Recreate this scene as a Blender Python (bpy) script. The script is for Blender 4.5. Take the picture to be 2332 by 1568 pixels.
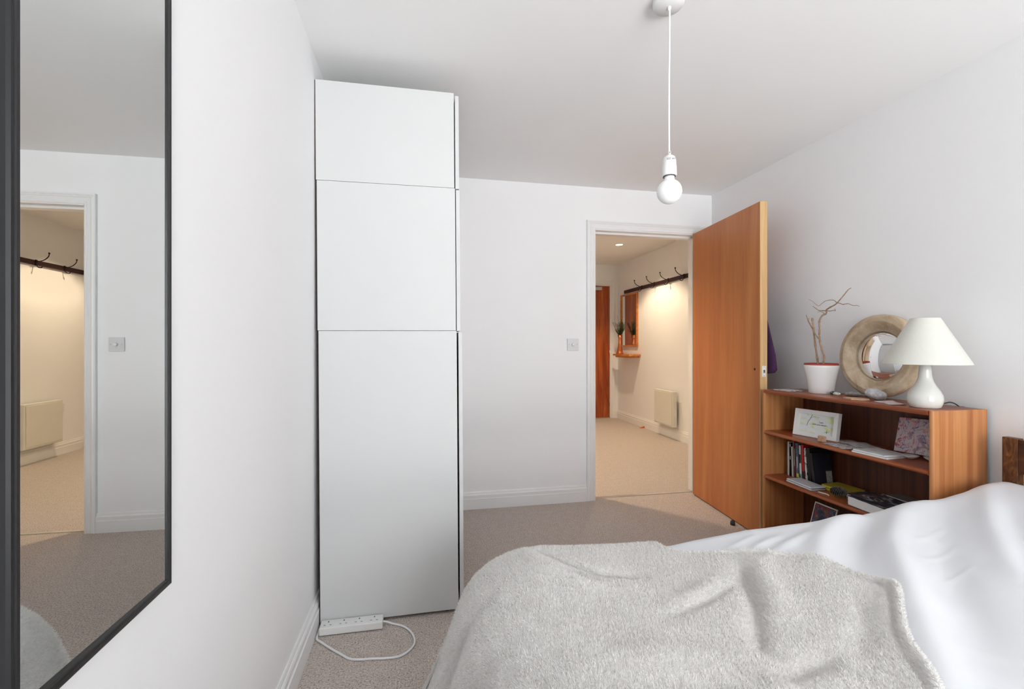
import bpy, bmesh, math, random
import numpy as np
from mathutils import Vector, Matrix, noise

for o in list(bpy.data.objects):
    bpy.data.objects.remove(o)
S = bpy.context.scene
COL = S.collection

# ------------------------------------------------------------------ camera
FPX, CX, CY, TH, CAMH = 1030.0, 1166.0, 787.0, math.radians(11.2), 1.132   # for a 2332 x 1568 picture
cd = bpy.data.cameras.new('camera')
cd.sensor_width = 36.0
cd.lens = FPX * 36.0 / 2332
cd.shift_y = (CY - 784.0) / 2332
cd.clip_start = 0.02
cam = bpy.data.objects.new('camera', cd)
COL.objects.link(cam)
cam.location = (0, 0, CAMH)
cam.rotation_euler = (math.pi / 2, 0, -TH)
S.camera = cam

# ------------------------------------------------------------------ world, light, exposure
S.view_settings.view_transform = 'Standard'
S.view_settings.look = 'None'
S.view_settings.gamma = 1.0
S.view_settings.use_curve_mapping = False
S.view_settings.exposure = -0.90
S.cycles.use_light_tree = False
S.cycles.adaptive_threshold = 0.02
w = bpy.data.worlds.new('sky')
S.world = w
w.use_nodes = True
w.node_tree.nodes['Background'].inputs[0].default_value = (0.90, 0.95, 1.0, 1)
w.node_tree.nodes['Background'].inputs[1].default_value = 1.6

def area_light(name, loc, rot, sx, sy, power, colr, spread=180):
    l = bpy.data.lights.new(name, 'AREA')
    l.shape = 'RECTANGLE'; l.size = sx; l.size_y = sy; l.energy = power; l.color = colr
    l.spread = math.radians(spread)
    o = bpy.data.objects.new(name, l); COL.objects.link(o)
    o.location = loc; o.rotation_euler = rot
    return o
# daylight coming through the big window behind the photographer
area_light('window_daylight', (1.15, -2.10, 1.62), (math.radians(84), 0, 0), 1.9, 1.6, 168, (0.965, 0.985, 1.0))
# added fill lamp, aimed up through the same window to brighten the ceiling
area_light('ceiling_fill', (1.15, -3.0, -0.25), (math.radians(128), 0, 0), 3.0, 1.8, 620, (1.0, 0.995, 0.985))

def spot(name, loc, power, colr, angle, blend, radius):
    l = bpy.data.lights.new(name, 'SPOT')
    l.energy = power; l.color = colr; l.spot_size = math.radians(angle); l.spot_blend = blend
    l.shadow_soft_size = radius
    o = bpy.data.objects.new(name, l); COL.objects.link(o)
    o.location = loc
    return o
WARM = (1.0, 0.77, 0.51)

# ------------------------------------------------------------------ picture-to-place measuring helpers
_s, _c = math.sin(TH), math.cos(TH)
def ray(px, py):
    r = (px - CX) / FPX
    return (r * _c + _s, _c - r * _s, -(py - CY) / FPX)
def onX(px, py, X):
    a = ray(px, py); k = X / a[0]
    return Vector((X, a[1] * k, CAMH + a[2] * k))
def onZ(px, py, Z):
    a = ray(px, py); k = (Z - CAMH) / a[2]
    return Vector((a[0] * k, a[1] * k, Z))

# ------------------------------------------------------------------ materials
def rgb(r, g, b):
    f = lambda v: (v / 255) / 12.92 if v / 255 <= 0.04045 else (((v / 255) + 0.055) / 1.055) ** 2.4
    return (f(r), f(g), f(b), 1.0)

def new_mat(name):
    m = bpy.data.materials.new(name); m.use_nodes = True
    nt = m.node_tree
    return m, nt, nt.nodes['Principled BSDF']

def node(nt, kind, **kw):
    n = nt.nodes.new(kind)
    for k, v in kw.items():
        if k in n.inputs: n.inputs[k].default_value = v
        else: setattr(n, k, v)
    return n

def coords(nt, scale=(1, 1, 1), space='Object', rot=(0, 0, 0)):
    tc = nt.nodes.new('ShaderNodeTexCoord'); mp = nt.nodes.new('ShaderNodeMapping')
    nt.links.new(tc.outputs[space], mp.inputs[0])
    mp.inputs['Scale'].default_value = scale; mp.inputs['Rotation'].default_value = rot
    return mp.outputs[0]

def ramp(nt, src, stops):
    r = nt.nodes.new('ShaderNodeValToRGB')
    e = r.color_ramp.elements
    while len(e) > 1: e.remove(e[-1])
    e[0].position, e[0].color = stops[0]
    for p, c in stops[1:]:
        x = e.new(p); x.color = c
    nt.links.new(src, r.inputs[0])
    return r.outputs[0]

def bump(nt, bs, src, strength, dist):
    b = nt.nodes.new('ShaderNodeBump')
    b.inputs['Strength'].default_value = strength; b.inputs['Distance'].default_value = dist
    nt.links.new(src, b.inputs['Height']); nt.links.new(b.outputs[0], bs.inputs['Normal'])
    return b

def plain(name, c, rough=0.5, var=0.03, scale=8, metallic=0.0, bmp=0.0, bscale=60, coat=0.0, spec=0.5):
    m, nt, bs = new_mat(name)
    n = node(nt, 'ShaderNodeTexNoise', Scale=scale, Detail=1.5)
    nt.links.new(coords(nt), n.inputs['Vector'])
    a = tuple(max(0, v * (1 - var)) for v in c[:3]) + (1,)
    b = tuple(min(1, v * (1 + var)) for v in c[:3]) + (1,)
    nt.links.new(ramp(nt, n.outputs['Fac'], [(0.3, a), (0.7, b)]), bs.inputs['Base Color'])
    bs.inputs['Roughness'].default_value = rough
    bs.inputs['Metallic'].default_value = metallic
    bs.inputs['Coat Weight'].default_value = coat
    bs.inputs['Specular IOR Level'].default_value = spec
    if bmp:
        n2 = node(nt, 'ShaderNodeTexNoise', Scale=bscale, Detail=5.0)
        nt.links.new(coords(nt), n2.inputs['Vector'])
        bump(nt, bs, n2.outputs['Fac'], bmp, 0.002)
    return m

def wood(name, light, mid, dark, grain=(18, 18, 0.7), rough=0.42, figure=0.5, fine=(260, 260, 5), coat=0.0, contrast=1.0, spec=0.4, mult=0.6):
    m, nt, bs = new_mat(name)
    v = coords(nt, grain)
    n = node(nt, 'ShaderNodeTexNoise', Scale=1.0, Detail=6.0, Roughness=0.55, Distortion=figure)
    nt.links.new(v, n.inputs['Vector'])
    lo, hi = 0.5 - 0.22 / contrast, 0.5 + 0.22 / contrast
    c1 = ramp(nt, n.outputs['Fac'], [(lo, dark), (0.5, mid), (hi, light)])
    f = node(nt, 'ShaderNodeTexNoise', Scale=1.0, Detail=3.0)
    nt.links.new(coords(nt, fine), f.inputs['Vector'])
    c2 = ramp(nt, f.outputs['Fac'], [(0.35, (0.80, 0.78, 0.76, 1)), (0.6, (1, 1, 1, 1))])
    mx = nt.nodes.new('ShaderNodeMix'); mx.data_type = 'RGBA'; mx.blend_type = 'MULTIPLY'
    mx.inputs[0].default_value = mult
    nt.links.new(c1, mx.inputs[6]); nt.links.new(c2, mx.inputs[7])
    nt.links.new(mx.outputs[2], bs.inputs['Base Color'])
    bs.inputs['Roughness'].default_value = rough
    bs.inputs['Specular IOR Level'].default_value = spec
    bs.inputs['Coat Weight'].default_value = coat
    bump(nt, bs, f.outputs['Fac'], 0.12, 0.001)
    return m

def carpet_mat(name):
    m, nt, bs = new_mat(name)
    v = coords(nt)
    n1 = node(nt, 'ShaderNodeTexNoise', Scale=165.0, Detail=4.0, Roughness=0.75)
    n2 = node(nt, 'ShaderNodeTexNoise', Scale=26.0, Detail=4.0)
    n3 = node(nt, 'ShaderNodeTexVoronoi', Scale=230.0)
    for n in (n1, n2, n3): nt.links.new(v, n.inputs['Vector'])
    c = ramp(nt, n1.outputs['Fac'], [(0.36, rgb(128, 110, 100)), (0.45, rgb(198, 185, 176)), (0.56, rgb(222, 211, 203)), (0.68, rgb(240, 232, 225))])
    c2 = ramp(nt, n2.outputs['Fac'], [(0.3, (0.90, 0.89, 0.88, 1)), (0.7, (1.0, 1.0, 1.0, 1))])
    mx = nt.nodes.new('ShaderNodeMix'); mx.data_type = 'RGBA'; mx.blend_type = 'MULTIPLY'; mx.inputs[0].default_value = 1
    nt.links.new(c, mx.inputs[6]); nt.links.new(c2, mx.inputs[7])
    nt.links.new(mx.outputs[2], bs.inputs['Base Color'])
    bs.inputs['Roughness'].default_value = 1.0
    bs.inputs['Specular IOR Level'].default_value = 0.1
    bs.inputs['Sheen Weight'].default_value = 0.15
    ad = nt.nodes.new('ShaderNodeMath'); ad.operation = 'ADD'
    nt.links.new(n1.outputs['Fac'], ad.inputs[0]); nt.links.new(n3.outputs['Distance'], ad.inputs[1])
    bump(nt, bs, ad.outputs[0], 0.55, 0.006)
    return m

M = {}
M['wall'] = plain('painted_plaster', rgb(246, 246, 247), 0.75, 0.006, 3, spec=0.2)
M['ceiling'] = plain('ceiling_paint', rgb(248, 248, 248), 0.85, 0.006, 2, spec=0.1)
M['trim'] = plain('gloss_trim', rgb(241, 241, 241), 0.35, 0.01, 5)
M['carpet'] = carpet_mat('speckled_carpet')
M['laminate'] = plain('white_laminate', rgb(217, 218, 218), 0.5, 0.008, 3, spec=0.25)
M['black_paint'] = plain('black_paint', rgb(24, 25, 28), 0.4, 0.04, 20)
M['hardboard'] = plain('dark_hardboard', rgb(58, 40, 32), 0.8, 0.08)
M['dark'] = plain('dark_void', rgb(18, 18, 20), 0.7, 0.1)
M['plastic'] = plain('white_plastic', rgb(238, 238, 237), 0.3, 0.01)
M['plastic_grey'] = plain('pale_grey_plastic', rgb(222, 222, 224), 0.35, 0.01)
M['cord'] = plain('white_flex', rgb(240, 240, 241), 0.4, 0.01)
M['steel'] = plain('brushed_steel', rgb(205, 205, 206), 0.3, 0.05, 40, metallic=1.0)
M['chrome'] = plain('silver', rgb(200, 200, 200), 0.15, 0.02, metallic=1.0)
M['door'] = wood('door_veneer', rgb(212, 144, 88), rgb(196, 123, 72), rgb(180, 104, 60), (6, 6, 0.5), 0.36, 1.2, (90, 90, 3), contrast=0.8, mult=0.35)
M['door_edge'] = wood('door_lipping', rgb(236, 202, 152), rgb(222, 184, 132), rgb(206, 164, 112), (60, 60, 1.2), 0.45, 0.2)
M['hall_door'] = wood('hall_door_veneer', rgb(196, 112, 56), rgb(160, 74, 30), rgb(112, 44, 16), (16, 16, 1.1), 0.35, 1.4, (120, 120, 4), contrast=0.8)
M['teak'] = wood('teak', rgb(212, 152, 98), rgb(194, 130, 80), rgb(164, 98, 56), (44, 44, 0.8), 0.42, 0.3, contrast=0.8, mult=0.4)
M['teak_flat'] = wood('teak_along', rgb(182, 106, 66), rgb(156, 82, 48), rgb(124, 58, 32), (34, 0.9, 34), 0.33, 0.3, (260, 5, 260))
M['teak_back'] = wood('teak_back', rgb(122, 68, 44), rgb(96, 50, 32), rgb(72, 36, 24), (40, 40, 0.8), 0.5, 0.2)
M['walnut'] = wood('dark_walnut', rgb(140, 92, 54), rgb(92, 54, 30), rgb(52, 28, 16), (30, 30, 9), 0.4, 2.5, (200, 200, 20))
M['mirror_wood'] = wood('weathered_wood', rgb(228, 212, 188), rgb(206, 186, 158), rgb(160, 134, 108), (7, 7, 7), 0.7, 1.4, (90, 90, 90), mult=0.4)
M['oak'] = wood('oak', rgb(226, 160, 100), rgb(206, 132, 76), rgb(178, 104, 56), (30, 1.5, 30), 0.4, 0.4)
M['pale_wood'] = wood('pale_plywood', rgb(224, 190, 160), rgb(210, 172, 142), rgb(184, 146, 118), (60, 60, 60), 0.6, 0.4)
M['rack'] = wood('dark_rack_wood', rgb(72, 34, 30), rgb(52, 24, 22), rgb(34, 14, 14), (30, 1.2, 30), 0.35, 0.3)
M['iron'] = plain('dark_iron', rgb(40, 28, 28), 0.4, 0.1, metallic=0.6)
M['bark'] = plain('dry_bark', rgb(176, 146, 120), 0.85, 0.2, 60, bmp=0.4, bscale=200)
M['soil'] = plain('potting_soil', rgb(92, 62, 48), 0.95, 0.3, 90, bmp=1.0, bscale=150)
M['terracotta'] = plain('red_terracotta', rgb(168, 66, 54), 0.6, 0.08, 20)
M['ceramic'] = plain('white_glazed_ceramic', rgb(242, 242, 241), 0.18, 0.01, coat=0.4)
M['lamp_ceramic'] = plain('cream_glazed_ceramic', rgb(226, 226, 220), 0.14, 0.015, coat=0.6)
M['shade'] = plain('cream_paper_shade', rgb(222, 222, 214), 0.8, 0.012, 90, bmp=0.1, bscale=300)
M['opal'] = plain('opal_glass', rgb(252, 252, 252), 0.55, 0.002, spec=0.3)
M['black_rubber'] = plain('black_rubber', rgb(40, 42, 46), 0.5, 0.1)
M['linen'] = plain('white_cotton', rgb(231, 233, 237), 0.85, 0.008, 6, bmp=0.10, bscale=340, spec=0.2)
M['mattress'] = plain('mattress_ticking', rgb(225, 224, 220), 0.9, 0.02, 30, bmp=0.2, bscale=200)
M['coat'] = plain('purple_cloth', rgb(66, 34, 72), 0.8, 0.2, 12, bmp=0.5, bscale=60)
M['paper'] = plain('white_paper', rgb(238, 238, 238), 0.7, 0.01)
M['copper'] = plain('copper_glass', rgb(214, 128, 84), 0.18, 0.1, 20, metallic=0.85)
M['leaf'] = plain('dark_foliage', rgb(52, 70, 40), 0.6, 0.4, 40)
M['heater'] = plain('heater_enamel', rgb(226, 224, 214), 0.4, 0.01)
M['socket_hole'] = plain('socket_hole', rgb(88, 84, 82), 0.7, 0.05)
M['cone'] = plain('pine_cone_scale', rgb(112, 104, 98), 0.75, 0.25, 60)

def pile_mat():
    m, nt, bs = new_mat('fleece_pile')
    n = node(nt, 'ShaderNodeTexNoise', Scale=120.0, Detail=1.0)
    nt.links.new(coords(nt), n.inputs['Vector'])
    nt.links.new(ramp(nt, n.outputs['Fac'], [(0.3, rgb(240, 236, 232)), (0.5, rgb(250, 248, 245)), (0.7, rgb(253, 252, 250))]), bs.inputs['Base Color'])
    bs.inputs['Roughness'].default_value = 1.0
    bs.inputs['Specular IOR Level'].default_value = 0.05
    bs.inputs['Sheen Weight'].default_value = 0.7
    tl_ = nt.nodes.new('ShaderNodeBsdfTranslucent'); tl_.inputs[0].default_value = rgb(250, 249, 247)
    ms = nt.nodes.new('ShaderNodeMixShader'); ms.inputs[0].default_value = 0.25
    nt.links.new(bs.outputs[0], ms.inputs[1]); nt.links.new(tl_.outputs[0], ms.inputs[2])
    nt.links.new(ms.outputs[0], nt.nodes['Material Output'].inputs['Surface'])
    return m
M['pile'] = pile_mat()

def mirror_mat(name, tint, rough=0.0):
    m, nt, bs = new_mat(name)
    bs.inputs['Metallic'].default_value = 1.0
    bs.inputs['Roughness'].default_value = rough
    bs.inputs['Base Color'].default_value = tint
    return m
M['mirror'] = mirror_mat('silvered_glass', (0.80, 0.83, 0.82, 1))

def glass_mat():
    m, nt, bs = new_mat('window_glass')
    out = nt.nodes['Material Output']
    tr = nt.nodes.new('ShaderNodeBsdfTransparent'); gl = nt.nodes.new('ShaderNodeBsdfGlossy')
    gl.inputs['Roughness'].default_value = 0.02
    fr = nt.nodes.new('ShaderNodeFresnel'); mx = nt.nodes.new('ShaderNodeMixShader')
    nt.links.new(fr.outputs[0], mx.inputs[0]); nt.links.new(tr.outputs[0], mx.inputs[1]); nt.links.new(gl.outputs[0], mx.inputs[2])
    nt.links.new(mx.outputs[0], out.inputs['Surface'])
    return m
M['glass'] = glass_mat()

def glow(name, c, strength):
    m, nt, bs = new_mat(name)
    bs.inputs['Emission Color'].default_value = c
    bs.inputs['Emission Strength'].default_value = strength
    return m
M['lamp_glow'] = glow('downlight_lens', (1.0, 0.86, 0.66, 1), 14)

def print_mat(name, stops, scale=30, rough=0.6, distortion=1.5, stretch=(1, 1, 1), kind='noise'):
    """flat printed or painted colour patches"""
    m, nt, bs = new_mat(name)
    v = coords(nt, stretch)
    n = node(nt, 'ShaderNodeTexNoise', Scale=scale, Detail=3.0, Distortion=distortion)
    nt.links.new(v, n.inputs['Vector'])
    nt.links.new(ramp(nt, n.outputs['Fac'], stops), bs.inputs['Base Color'])
    bs.inputs['Roughness'].default_value = rough
    return m

# ------------------------------------------------------------------ mesh building
class MB:
    def __init__(self): self.v = []; self.f = []; self.sm = []
    def add(self, vs, fs, smooth=False):
        b = len(self.v)
        self.v += [tuple(p) for p in vs]
        self.f += [tuple(b + i for i in f) for f in fs]
        self.sm += [smooth] * len(fs)
        return self
    def box(self, x0, x1, y0, y1, z0, z1):
        return self.add([(x0, y0, z0), (x1, y0, z0), (x1, y1, z0), (x0, y1, z0), (x0, y0, z1), (x1, y0, z1), (x1, y1, z1), (x0, y1, z1)],
                        [(0, 3, 2, 1), (4, 5, 6, 7), (0, 1, 5, 4), (1, 2, 6, 5), (2, 3, 7, 6), (3, 0, 4, 7)])
    def obox(self, o, ax, ay, az):
        """box from a corner and three edge vectors"""
        o, ax, ay, az = map(Vector, (o, ax, ay, az))
        return self.add([o, o + ax, o + ax + ay, o + ay, o + az, o + ax + az, o + ax + ay + az, o + ay + az],
                        [(0, 3, 2, 1), (4, 5, 6, 7), (0, 1, 5, 4), (1, 2, 6, 5), (2, 3, 7, 6), (3, 0, 4, 7)])
    def lathe(self, prof, c=(0, 0, 0), n=40, smooth=True, rot=None):
        vs = []; fs = []
        for r, z in prof:
            for i in range(n):
                a = 2 * math.pi * i / n
                p = Vector((r * math.cos(a), r * math.sin(a), z))
                if rot is not None: p = rot @ p
                vs.append(p + Vector(c))
        for j in range(len(prof) - 1):
            for i in range(n):
                k = (i + 1) % n
                fs.append((j * n + i, j * n + k, (j + 1) * n + k, (j + 1) * n + i))
        if prof[0][0] > 1e-6: fs.append(tuple(reversed(range(n))))
        if prof[-1][0] > 1e-6: fs.append(tuple((len(prof) - 1) * n + i for i in range(n)))
        return self.add(vs, fs, smooth)
    def tube(self, pts, rad, n=10, smooth=True):
        pts = [Vector(p) for p in pts]
        rs = rad if hasattr(rad, '__len__') else [rad] * len(pts)
        vs = []; fs = []
        up = Vector((0.13, 0.21, 0.97))
        for i, p in enumerate(pts):
            t = (pts[min(i + 1, len(pts) - 1)] - pts[max(i - 1, 0)]).normalized()
            a = t.cross(up)
            if a.length < 0.05: a = t.cross(Vector((1, 0, 0)))
            a.normalize(); b = t.cross(a)
            up = a.cross(t) if False else up
            for k in range(n):
                g = 2 * math.pi * k / n
                vs.append(p + (a * math.cos(g) + b * math.sin(g)) * rs[i])
        for i in range(len(pts) - 1):
            for k in range(n):
                q = (k + 1) % n
                fs.append((i * n + k, i * n + q, (i + 1) * n + q, (i + 1) * n + k))
        fs.append(tuple(range(n))); fs.append(tuple((len(pts) - 1) * n + k for k in reversed(range(n))))
        return self.add(vs, fs, smooth)
    def prism(self, poly, axis, a, b):
        """poly: 2D outline in the two other axes (in order), extruded along axis from a to b"""
        def P(u, v, t):
            return {'x': (t, u, v), 'y': (u, t, v), 'z': (u, v, t)}[axis]
        n = len(poly)
        vs = [P(u, v, a) for u, v in poly] + [P(u, v, b) for u, v in poly]
        fs = [tuple(reversed(range(n))), tuple(range(n, 2 * n))] + [(i, (i + 1) % n, n + (i + 1) % n, n + i) for i in range(n)]
        return self.add(vs, fs)
    def xf(self, mat):
        self.v = [tuple(mat @ Vector(p)) for p in self.v]
        return self

def smooth_path(pts, sub=8, closed=False):
    pts = [Vector(p) for p in pts]; out = []
    n = len(pts)
    for i in range(n - 1):
        p0 = pts[max(i - 1, 0)]; p1 = pts[i]; p2 = pts[i + 1]; p3 = pts[min(i + 2, n - 1)]
        for k in range(sub):
            t = k / sub
            out.append(0.5 * ((2 * p1) + (p2 - p0) * t + (2 * p0 - 5 * p1 + 4 * p2 - p3) * t * t + (3 * p1 - p0 - 3 * p2 + p3) * t ** 3))
    out.append(pts[-1])
    return out

def root_of(p):
    while p.parent: p = p.parent
    return p

def obj(name, mb, mat, parent=None, bevel=0.0, seg=2, kind=None, label=None, base=None, auto=True):
    """links mb as one mesh object; coordinates in mb are world coordinates"""
    me = bpy.data.meshes.new(name)
    vs = mb.v
    if parent is not None:
        off = Vector(root_of(parent).location)
    elif base is not None:
        off = Vector(base)
    else:
        xs = [p[0] for p in vs]; ys = [p[1] for p in vs]; zs = [p[2] for p in vs]
        off = Vector(((min(xs) + max(xs)) / 2, (min(ys) + max(ys)) / 2, min(zs)))
    me.from_pydata([(p[0] - off.x, p[1] - off.y, p[2] - off.z) for p in vs], [], mb.f)
    bm = bmesh.new(); bm.from_mesh(me); bmesh.ops.recalc_face_normals(bm, faces=bm.faces)
    bm.to_mesh(me); bm.free()
    me.polygons.foreach_set('use_smooth', mb.sm if len(mb.sm) == len(me.polygons) else [False] * len(me.polygons))
    for m_ in (mat if isinstance(mat, (list, tuple)) else [mat]): me.materials.append(m_)
    o = bpy.data.objects.new(name, me); COL.objects.link(o)
    if parent is not None: o.parent = parent
    else: o.location = off
    if bevel:
        b = o.modifiers.new('bevel', 'BEVEL'); b.width = bevel; b.segments = seg; b.limit_method = 'ANGLE'; b.angle_limit = math.radians(40)
        b.harden_normals = False
    if kind: o['kind'] = kind
    if label: o['label'] = label
    return o

def thing(name, label, cat, loc, group=None, kind=None):
    o = bpy.data.objects.new(name, None); COL.objects.link(o)
    o.location = loc; o.empty_display_size = 0.05
    o['label'] = label; o['category'] = cat
    if group: o['group'] = group
    if kind: o['kind'] = kind
    return o

def tag(o, label, cat, group=None, kind=None):
    o['label'] = label; o['category'] = cat
    if group: o['group'] = group
    if kind: o['kind'] = kind
    return o

def structure(name, mb, mat, label, cat, **kw):
    return tag(obj(name, mb, mat, **kw), label, cat, kind='structure')

def text(name, body, size, mat, parent, mtx, extrude=0.0003):
    cu = bpy.data.curves.new(name, 'FONT'); cu.body = body; cu.size = size; cu.extrude = extrude
    cu.align_x = 'CENTER'; cu.align_y = 'CENTER'
    cu.materials.append(mat)
    tmp = bpy.data.objects.new(name + '_curve', cu); COL.objects.link(tmp)
    dg = bpy.context.evaluated_depsgraph_get(); dg.update()
    me = bpy.data.meshes.new_from_object(tmp.evaluated_get(dg))
    bpy.data.objects.remove(tmp); bpy.data.curves.remove(cu)
    o = bpy.data.objects.new(name, me); COL.objects.link(o); o['kind'] = 'stuff'
    o.parent = parent
    o.matrix_local = Matrix.Translation(-Vector(root_of(parent).location)) @ mtx
    return o

# ------------------------------------------------------------------ room shell
XL, XR, YF, YB, ZC = -0.425, 2.20, 3.14, -1.85, 2.295
YH, XH, YE, ZH = 3.24, 3.02, 6.66, 2.40        # hall side of the wall, hall right wall, hall end wall, hall ceiling
OX0, OX1, OZ = 1.241, 2.075, 1.986             # door opening

structure('floor', MB().box(XL - 0.1, XR + 0.1, YB - 0.1, 3.19, -0.1, 0), M['carpet'],
          'speckled beige carpet of the bedroom under the bed and wardrobe', 'carpet', base=(0, 0, 0))
structure('floor_hall', MB().box(0.2, XH + 0.1, 3.19, YE + 0.1, -0.1, 0.0), M['carpet'],
          'beige carpet of the hall beyond the open doorway', 'carpet', base=(0, 0, 0))
structure('ceiling', MB().box(XL - 0.1, XR + 0.1, YB - 0.1, YF, ZC, ZC + 0.1), M['ceiling'],
          'flat white ceiling over the bedroom', 'ceiling')
structure('ceiling_hall', MB().box(0.2, XH + 0.1, YF, YE + 0.1, ZH, ZH + 0.1), M['ceiling'],
          'hall ceiling with a bright recessed spot, seen through the doorway', 'ceiling')
structure('wall_left', MB().box(XL - 0.1, XL, YB - 0.1, YH, 0, ZC), M['wall'],
          'white wall on which the black framed mirror hangs', 'wall')
structure('wall_right', MB().box(XR, XR + 0.1, YB - 0.1, YF, 0, ZC), M['wall'],
          'white wall behind the low bookcase and the bed head', 'wall')
structure('wall_far', MB().box(XL, OX0 - 0.0, YF, YH, 0, ZH).box(OX1, XH, YF, YH, 0, ZH).box(OX0, OX1, YF, YH, OZ, ZH), M['wall'],
          'white wall with the open doorway between wardrobe and bookcase', 'wall')
WX0, WX1, WZ0, WZ1 = 0.20, 2.10, 0.25, 2.20
structure('wall_back', MB().box(XL, WX0, YB - 0.1, YB, 0, ZC).box(WX1, XR, YB - 0.1, YB, 0, ZC).box(WX0, WX1, YB - 0.1, YB, 0, WZ0).box(WX0, WX1, YB - 0.1, YB, WZ1, ZC),
          M['wall'], 'white window wall behind the photographer', 'wall')
structure('wall_hall_right', MB().box(XH, XH + 0.1, YF, YE + 0.1, 0, ZH), M['wall'],
          'hall wall carrying the coat rack, framed mirror and heater', 'wall')
structure('wall_hall_end', MB().box(0.2, 2.05, YE, YE + 0.1, 0, ZH).box(2.91, XH, YE, YE + 0.1, 0, ZH).box(2.05, 2.91, YE, YE + 0.1, 2.085, ZH), M['wall'],
          'end wall of the hall around the far wooden door', 'wall')
structure('wall_hall_left', MB().box(0.1, 0.2, YH, YE + 0.1, 0, ZH), M['wall'], 'hall wall out of sight to the left of the doorway', 'wall')

# window behind the photographer
wn = thing('window_1', 'white framed window behind the photographer', 'window', (1.12, YB, WZ0), kind='structure')
fr = MB()
for (a, b, c_, d) in ((WX0, WX0 + 0.06, WZ0, WZ1), (WX1 - 0.06, WX1, WZ0, WZ1), (WX0, WX1, WZ0, WZ0 + 0.06), (WX0, WX1, WZ1 - 0.06, WZ1), (1.10, 1.15, WZ0, WZ1)):
    fr.box(a, b, YB - 0.08, YB - 0.03, c_, d)
obj('window_frame', fr, M['trim'], wn, bevel=0.004)
for a, b in ((WX0 + 0.06, 1.10), (1.15, WX1 - 0.06)):
    obj('pane', MB().box(a, b, YB - 0.058, YB - 0.052, WZ0 + 0.06, WZ1 - 0.06), M['glass'], wn)
obj('window_sill', MB().box(WX0 - 0.04, WX1 + 0.04, YB - 0.03, YB + 0.10, WZ0 - 0.03, WZ0), M['trim'], wn, bevel=0.006)

# skirting boards with an ogee profile
def skirting(name, p0, p1, inward, label, h=0.118, t=0.018):
    """p0,p1: wall foot (x,y); inward: unit vector into the room"""
    prof = [(0, 0), (t, 0), (t, h * 0.60), (t - 0.004, h * 0.625), (t - 0.004, h * 0.66), (t - 0.0035, h * 0.80), (t - 0.007, h * 0.86), (t - 0.010, h * 0.88), (t - 0.010, h * 0.93), (t - 0.013, h), (0, h)]
    mb = MB(); n = len(prof)
    vs = []
    for p in (p0, p1):
        for u, z in prof: vs.append((p[0] + inward[0] * u, p[1] + inward[1] * u, z))
    fs = [tuple(range(n)), tuple(reversed(range(n, 2 * n)))] + [(i, i + 1, n + i + 1, n + i) for i in range(n - 1)]
    mb.add(vs, fs)
    return structure(name, mb, M['trim'], label, 'skirting')
skirting('baseboard_left', (XL, YB), (XL, YF), (1, 0), 'white moulded skirting along the mirror wall')
skirting('baseboard_far', (XL, YF), (OX0 - 0.064, YF), (0, -1), 'white moulded skirting between wardrobe and door frame')
skirting('baseboard_right', (XR, YB), (XR, YF), (-1, 0), 'white skirting behind the bookcase and bed')
skirting('baseboard_hall_right', (XH, YH), (XH, YE), (-1, 0), 'cream moulded skirting under the hall heater', h=0.125)
skirting('baseboard_hall_end', (2.955, YE), (XH - 0.02, YE), (0, -1), 'short piece of skirting beside the far hall door', h=0.125)

# moulded door casing (architrave) + lining of the bedroom doorway
CW = 0.064
def casing_profile(s):
    """thickness of the casing at distance s (0 = at the opening)"""
    pts = [(0, 0.010), (0.006, 0.013), (0.012, 0.013), (0.015, 0.010), (0.030, 0.014), (0.034, 0.014), (0.036, 0.011), (0.044, 0.017), (0.050, 0.015), (0.053, 0.019), (CW - 0.002, 0.019), (CW, 0.015)]
    return pts
def mitred_casing(x0, x1, ztop, yface, out):
    """three-sided moulding; out = -1 when it stands proud towards -Y"""
    pts = casing_profile(0); mb = MB()
    path = []
    for s, t in [(0, 0)] + pts + [(CW, 0)]:
        path.append([(x0 - s, yface + out * t, 0), (x0 - s, yface + out * t, ztop + s), (x1 + s, yface + out * t, ztop + s), (x1 + s, yface + out * t, 0)])
    n = len(path)
    vs = [p for row in path for p in row]
    fs = []
    for i in range(n - 1):
        for k in range(3): fs.append((i * 4 + k, i * 4 + k + 1, (i + 1) * 4 + k + 1, (i + 1) * 4 + k))
    for k in range(3): fs.append((k, k + 1, (n - 1) * 4 + k + 1, (n - 1) * 4 + k))
    mb.add(vs, fs)
    return mb
structure('trim_1', mitred_casing(OX0, OX1, OZ, YF, -1), M['trim'], 'white moulded casing around the bedroom doorway', 'door casing')
lin = MB()
lin.box(OX0 - 0.02, OX0 + 0.004, YF - 0.006, YH + 0.004, 0, OZ).box(OX1 - 0.004, OX1 + 0.02, YF - 0.006, YH + 0.004, 0, OZ).box(OX0, OX1, YF - 0.006, YH + 0.004, OZ - 0.006, OZ + 0.02)
lin.box(OX0 + 0.004, OX0 + 0.012, YF + 0.045, YH, 0, OZ - 0.018).box(OX1 - 0.012, OX1 - 0.004, YF + 0.045, YH, 0, OZ - 0.018).box(OX0, OX1, YF + 0.045, YH, OZ - 0.020, OZ - 0.006)
structure('trim_2', lin, M['trim'], 'white lining and stop inside the bedroom door opening', 'door lining')
structure('trim_3', MB().box(OX0, OX1, 3.165, 3.195, -0.002, 0.004), M['steel'], 'thin threshold strip where bedroom and hall carpets meet', 'threshold', bevel=0.002)

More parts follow.
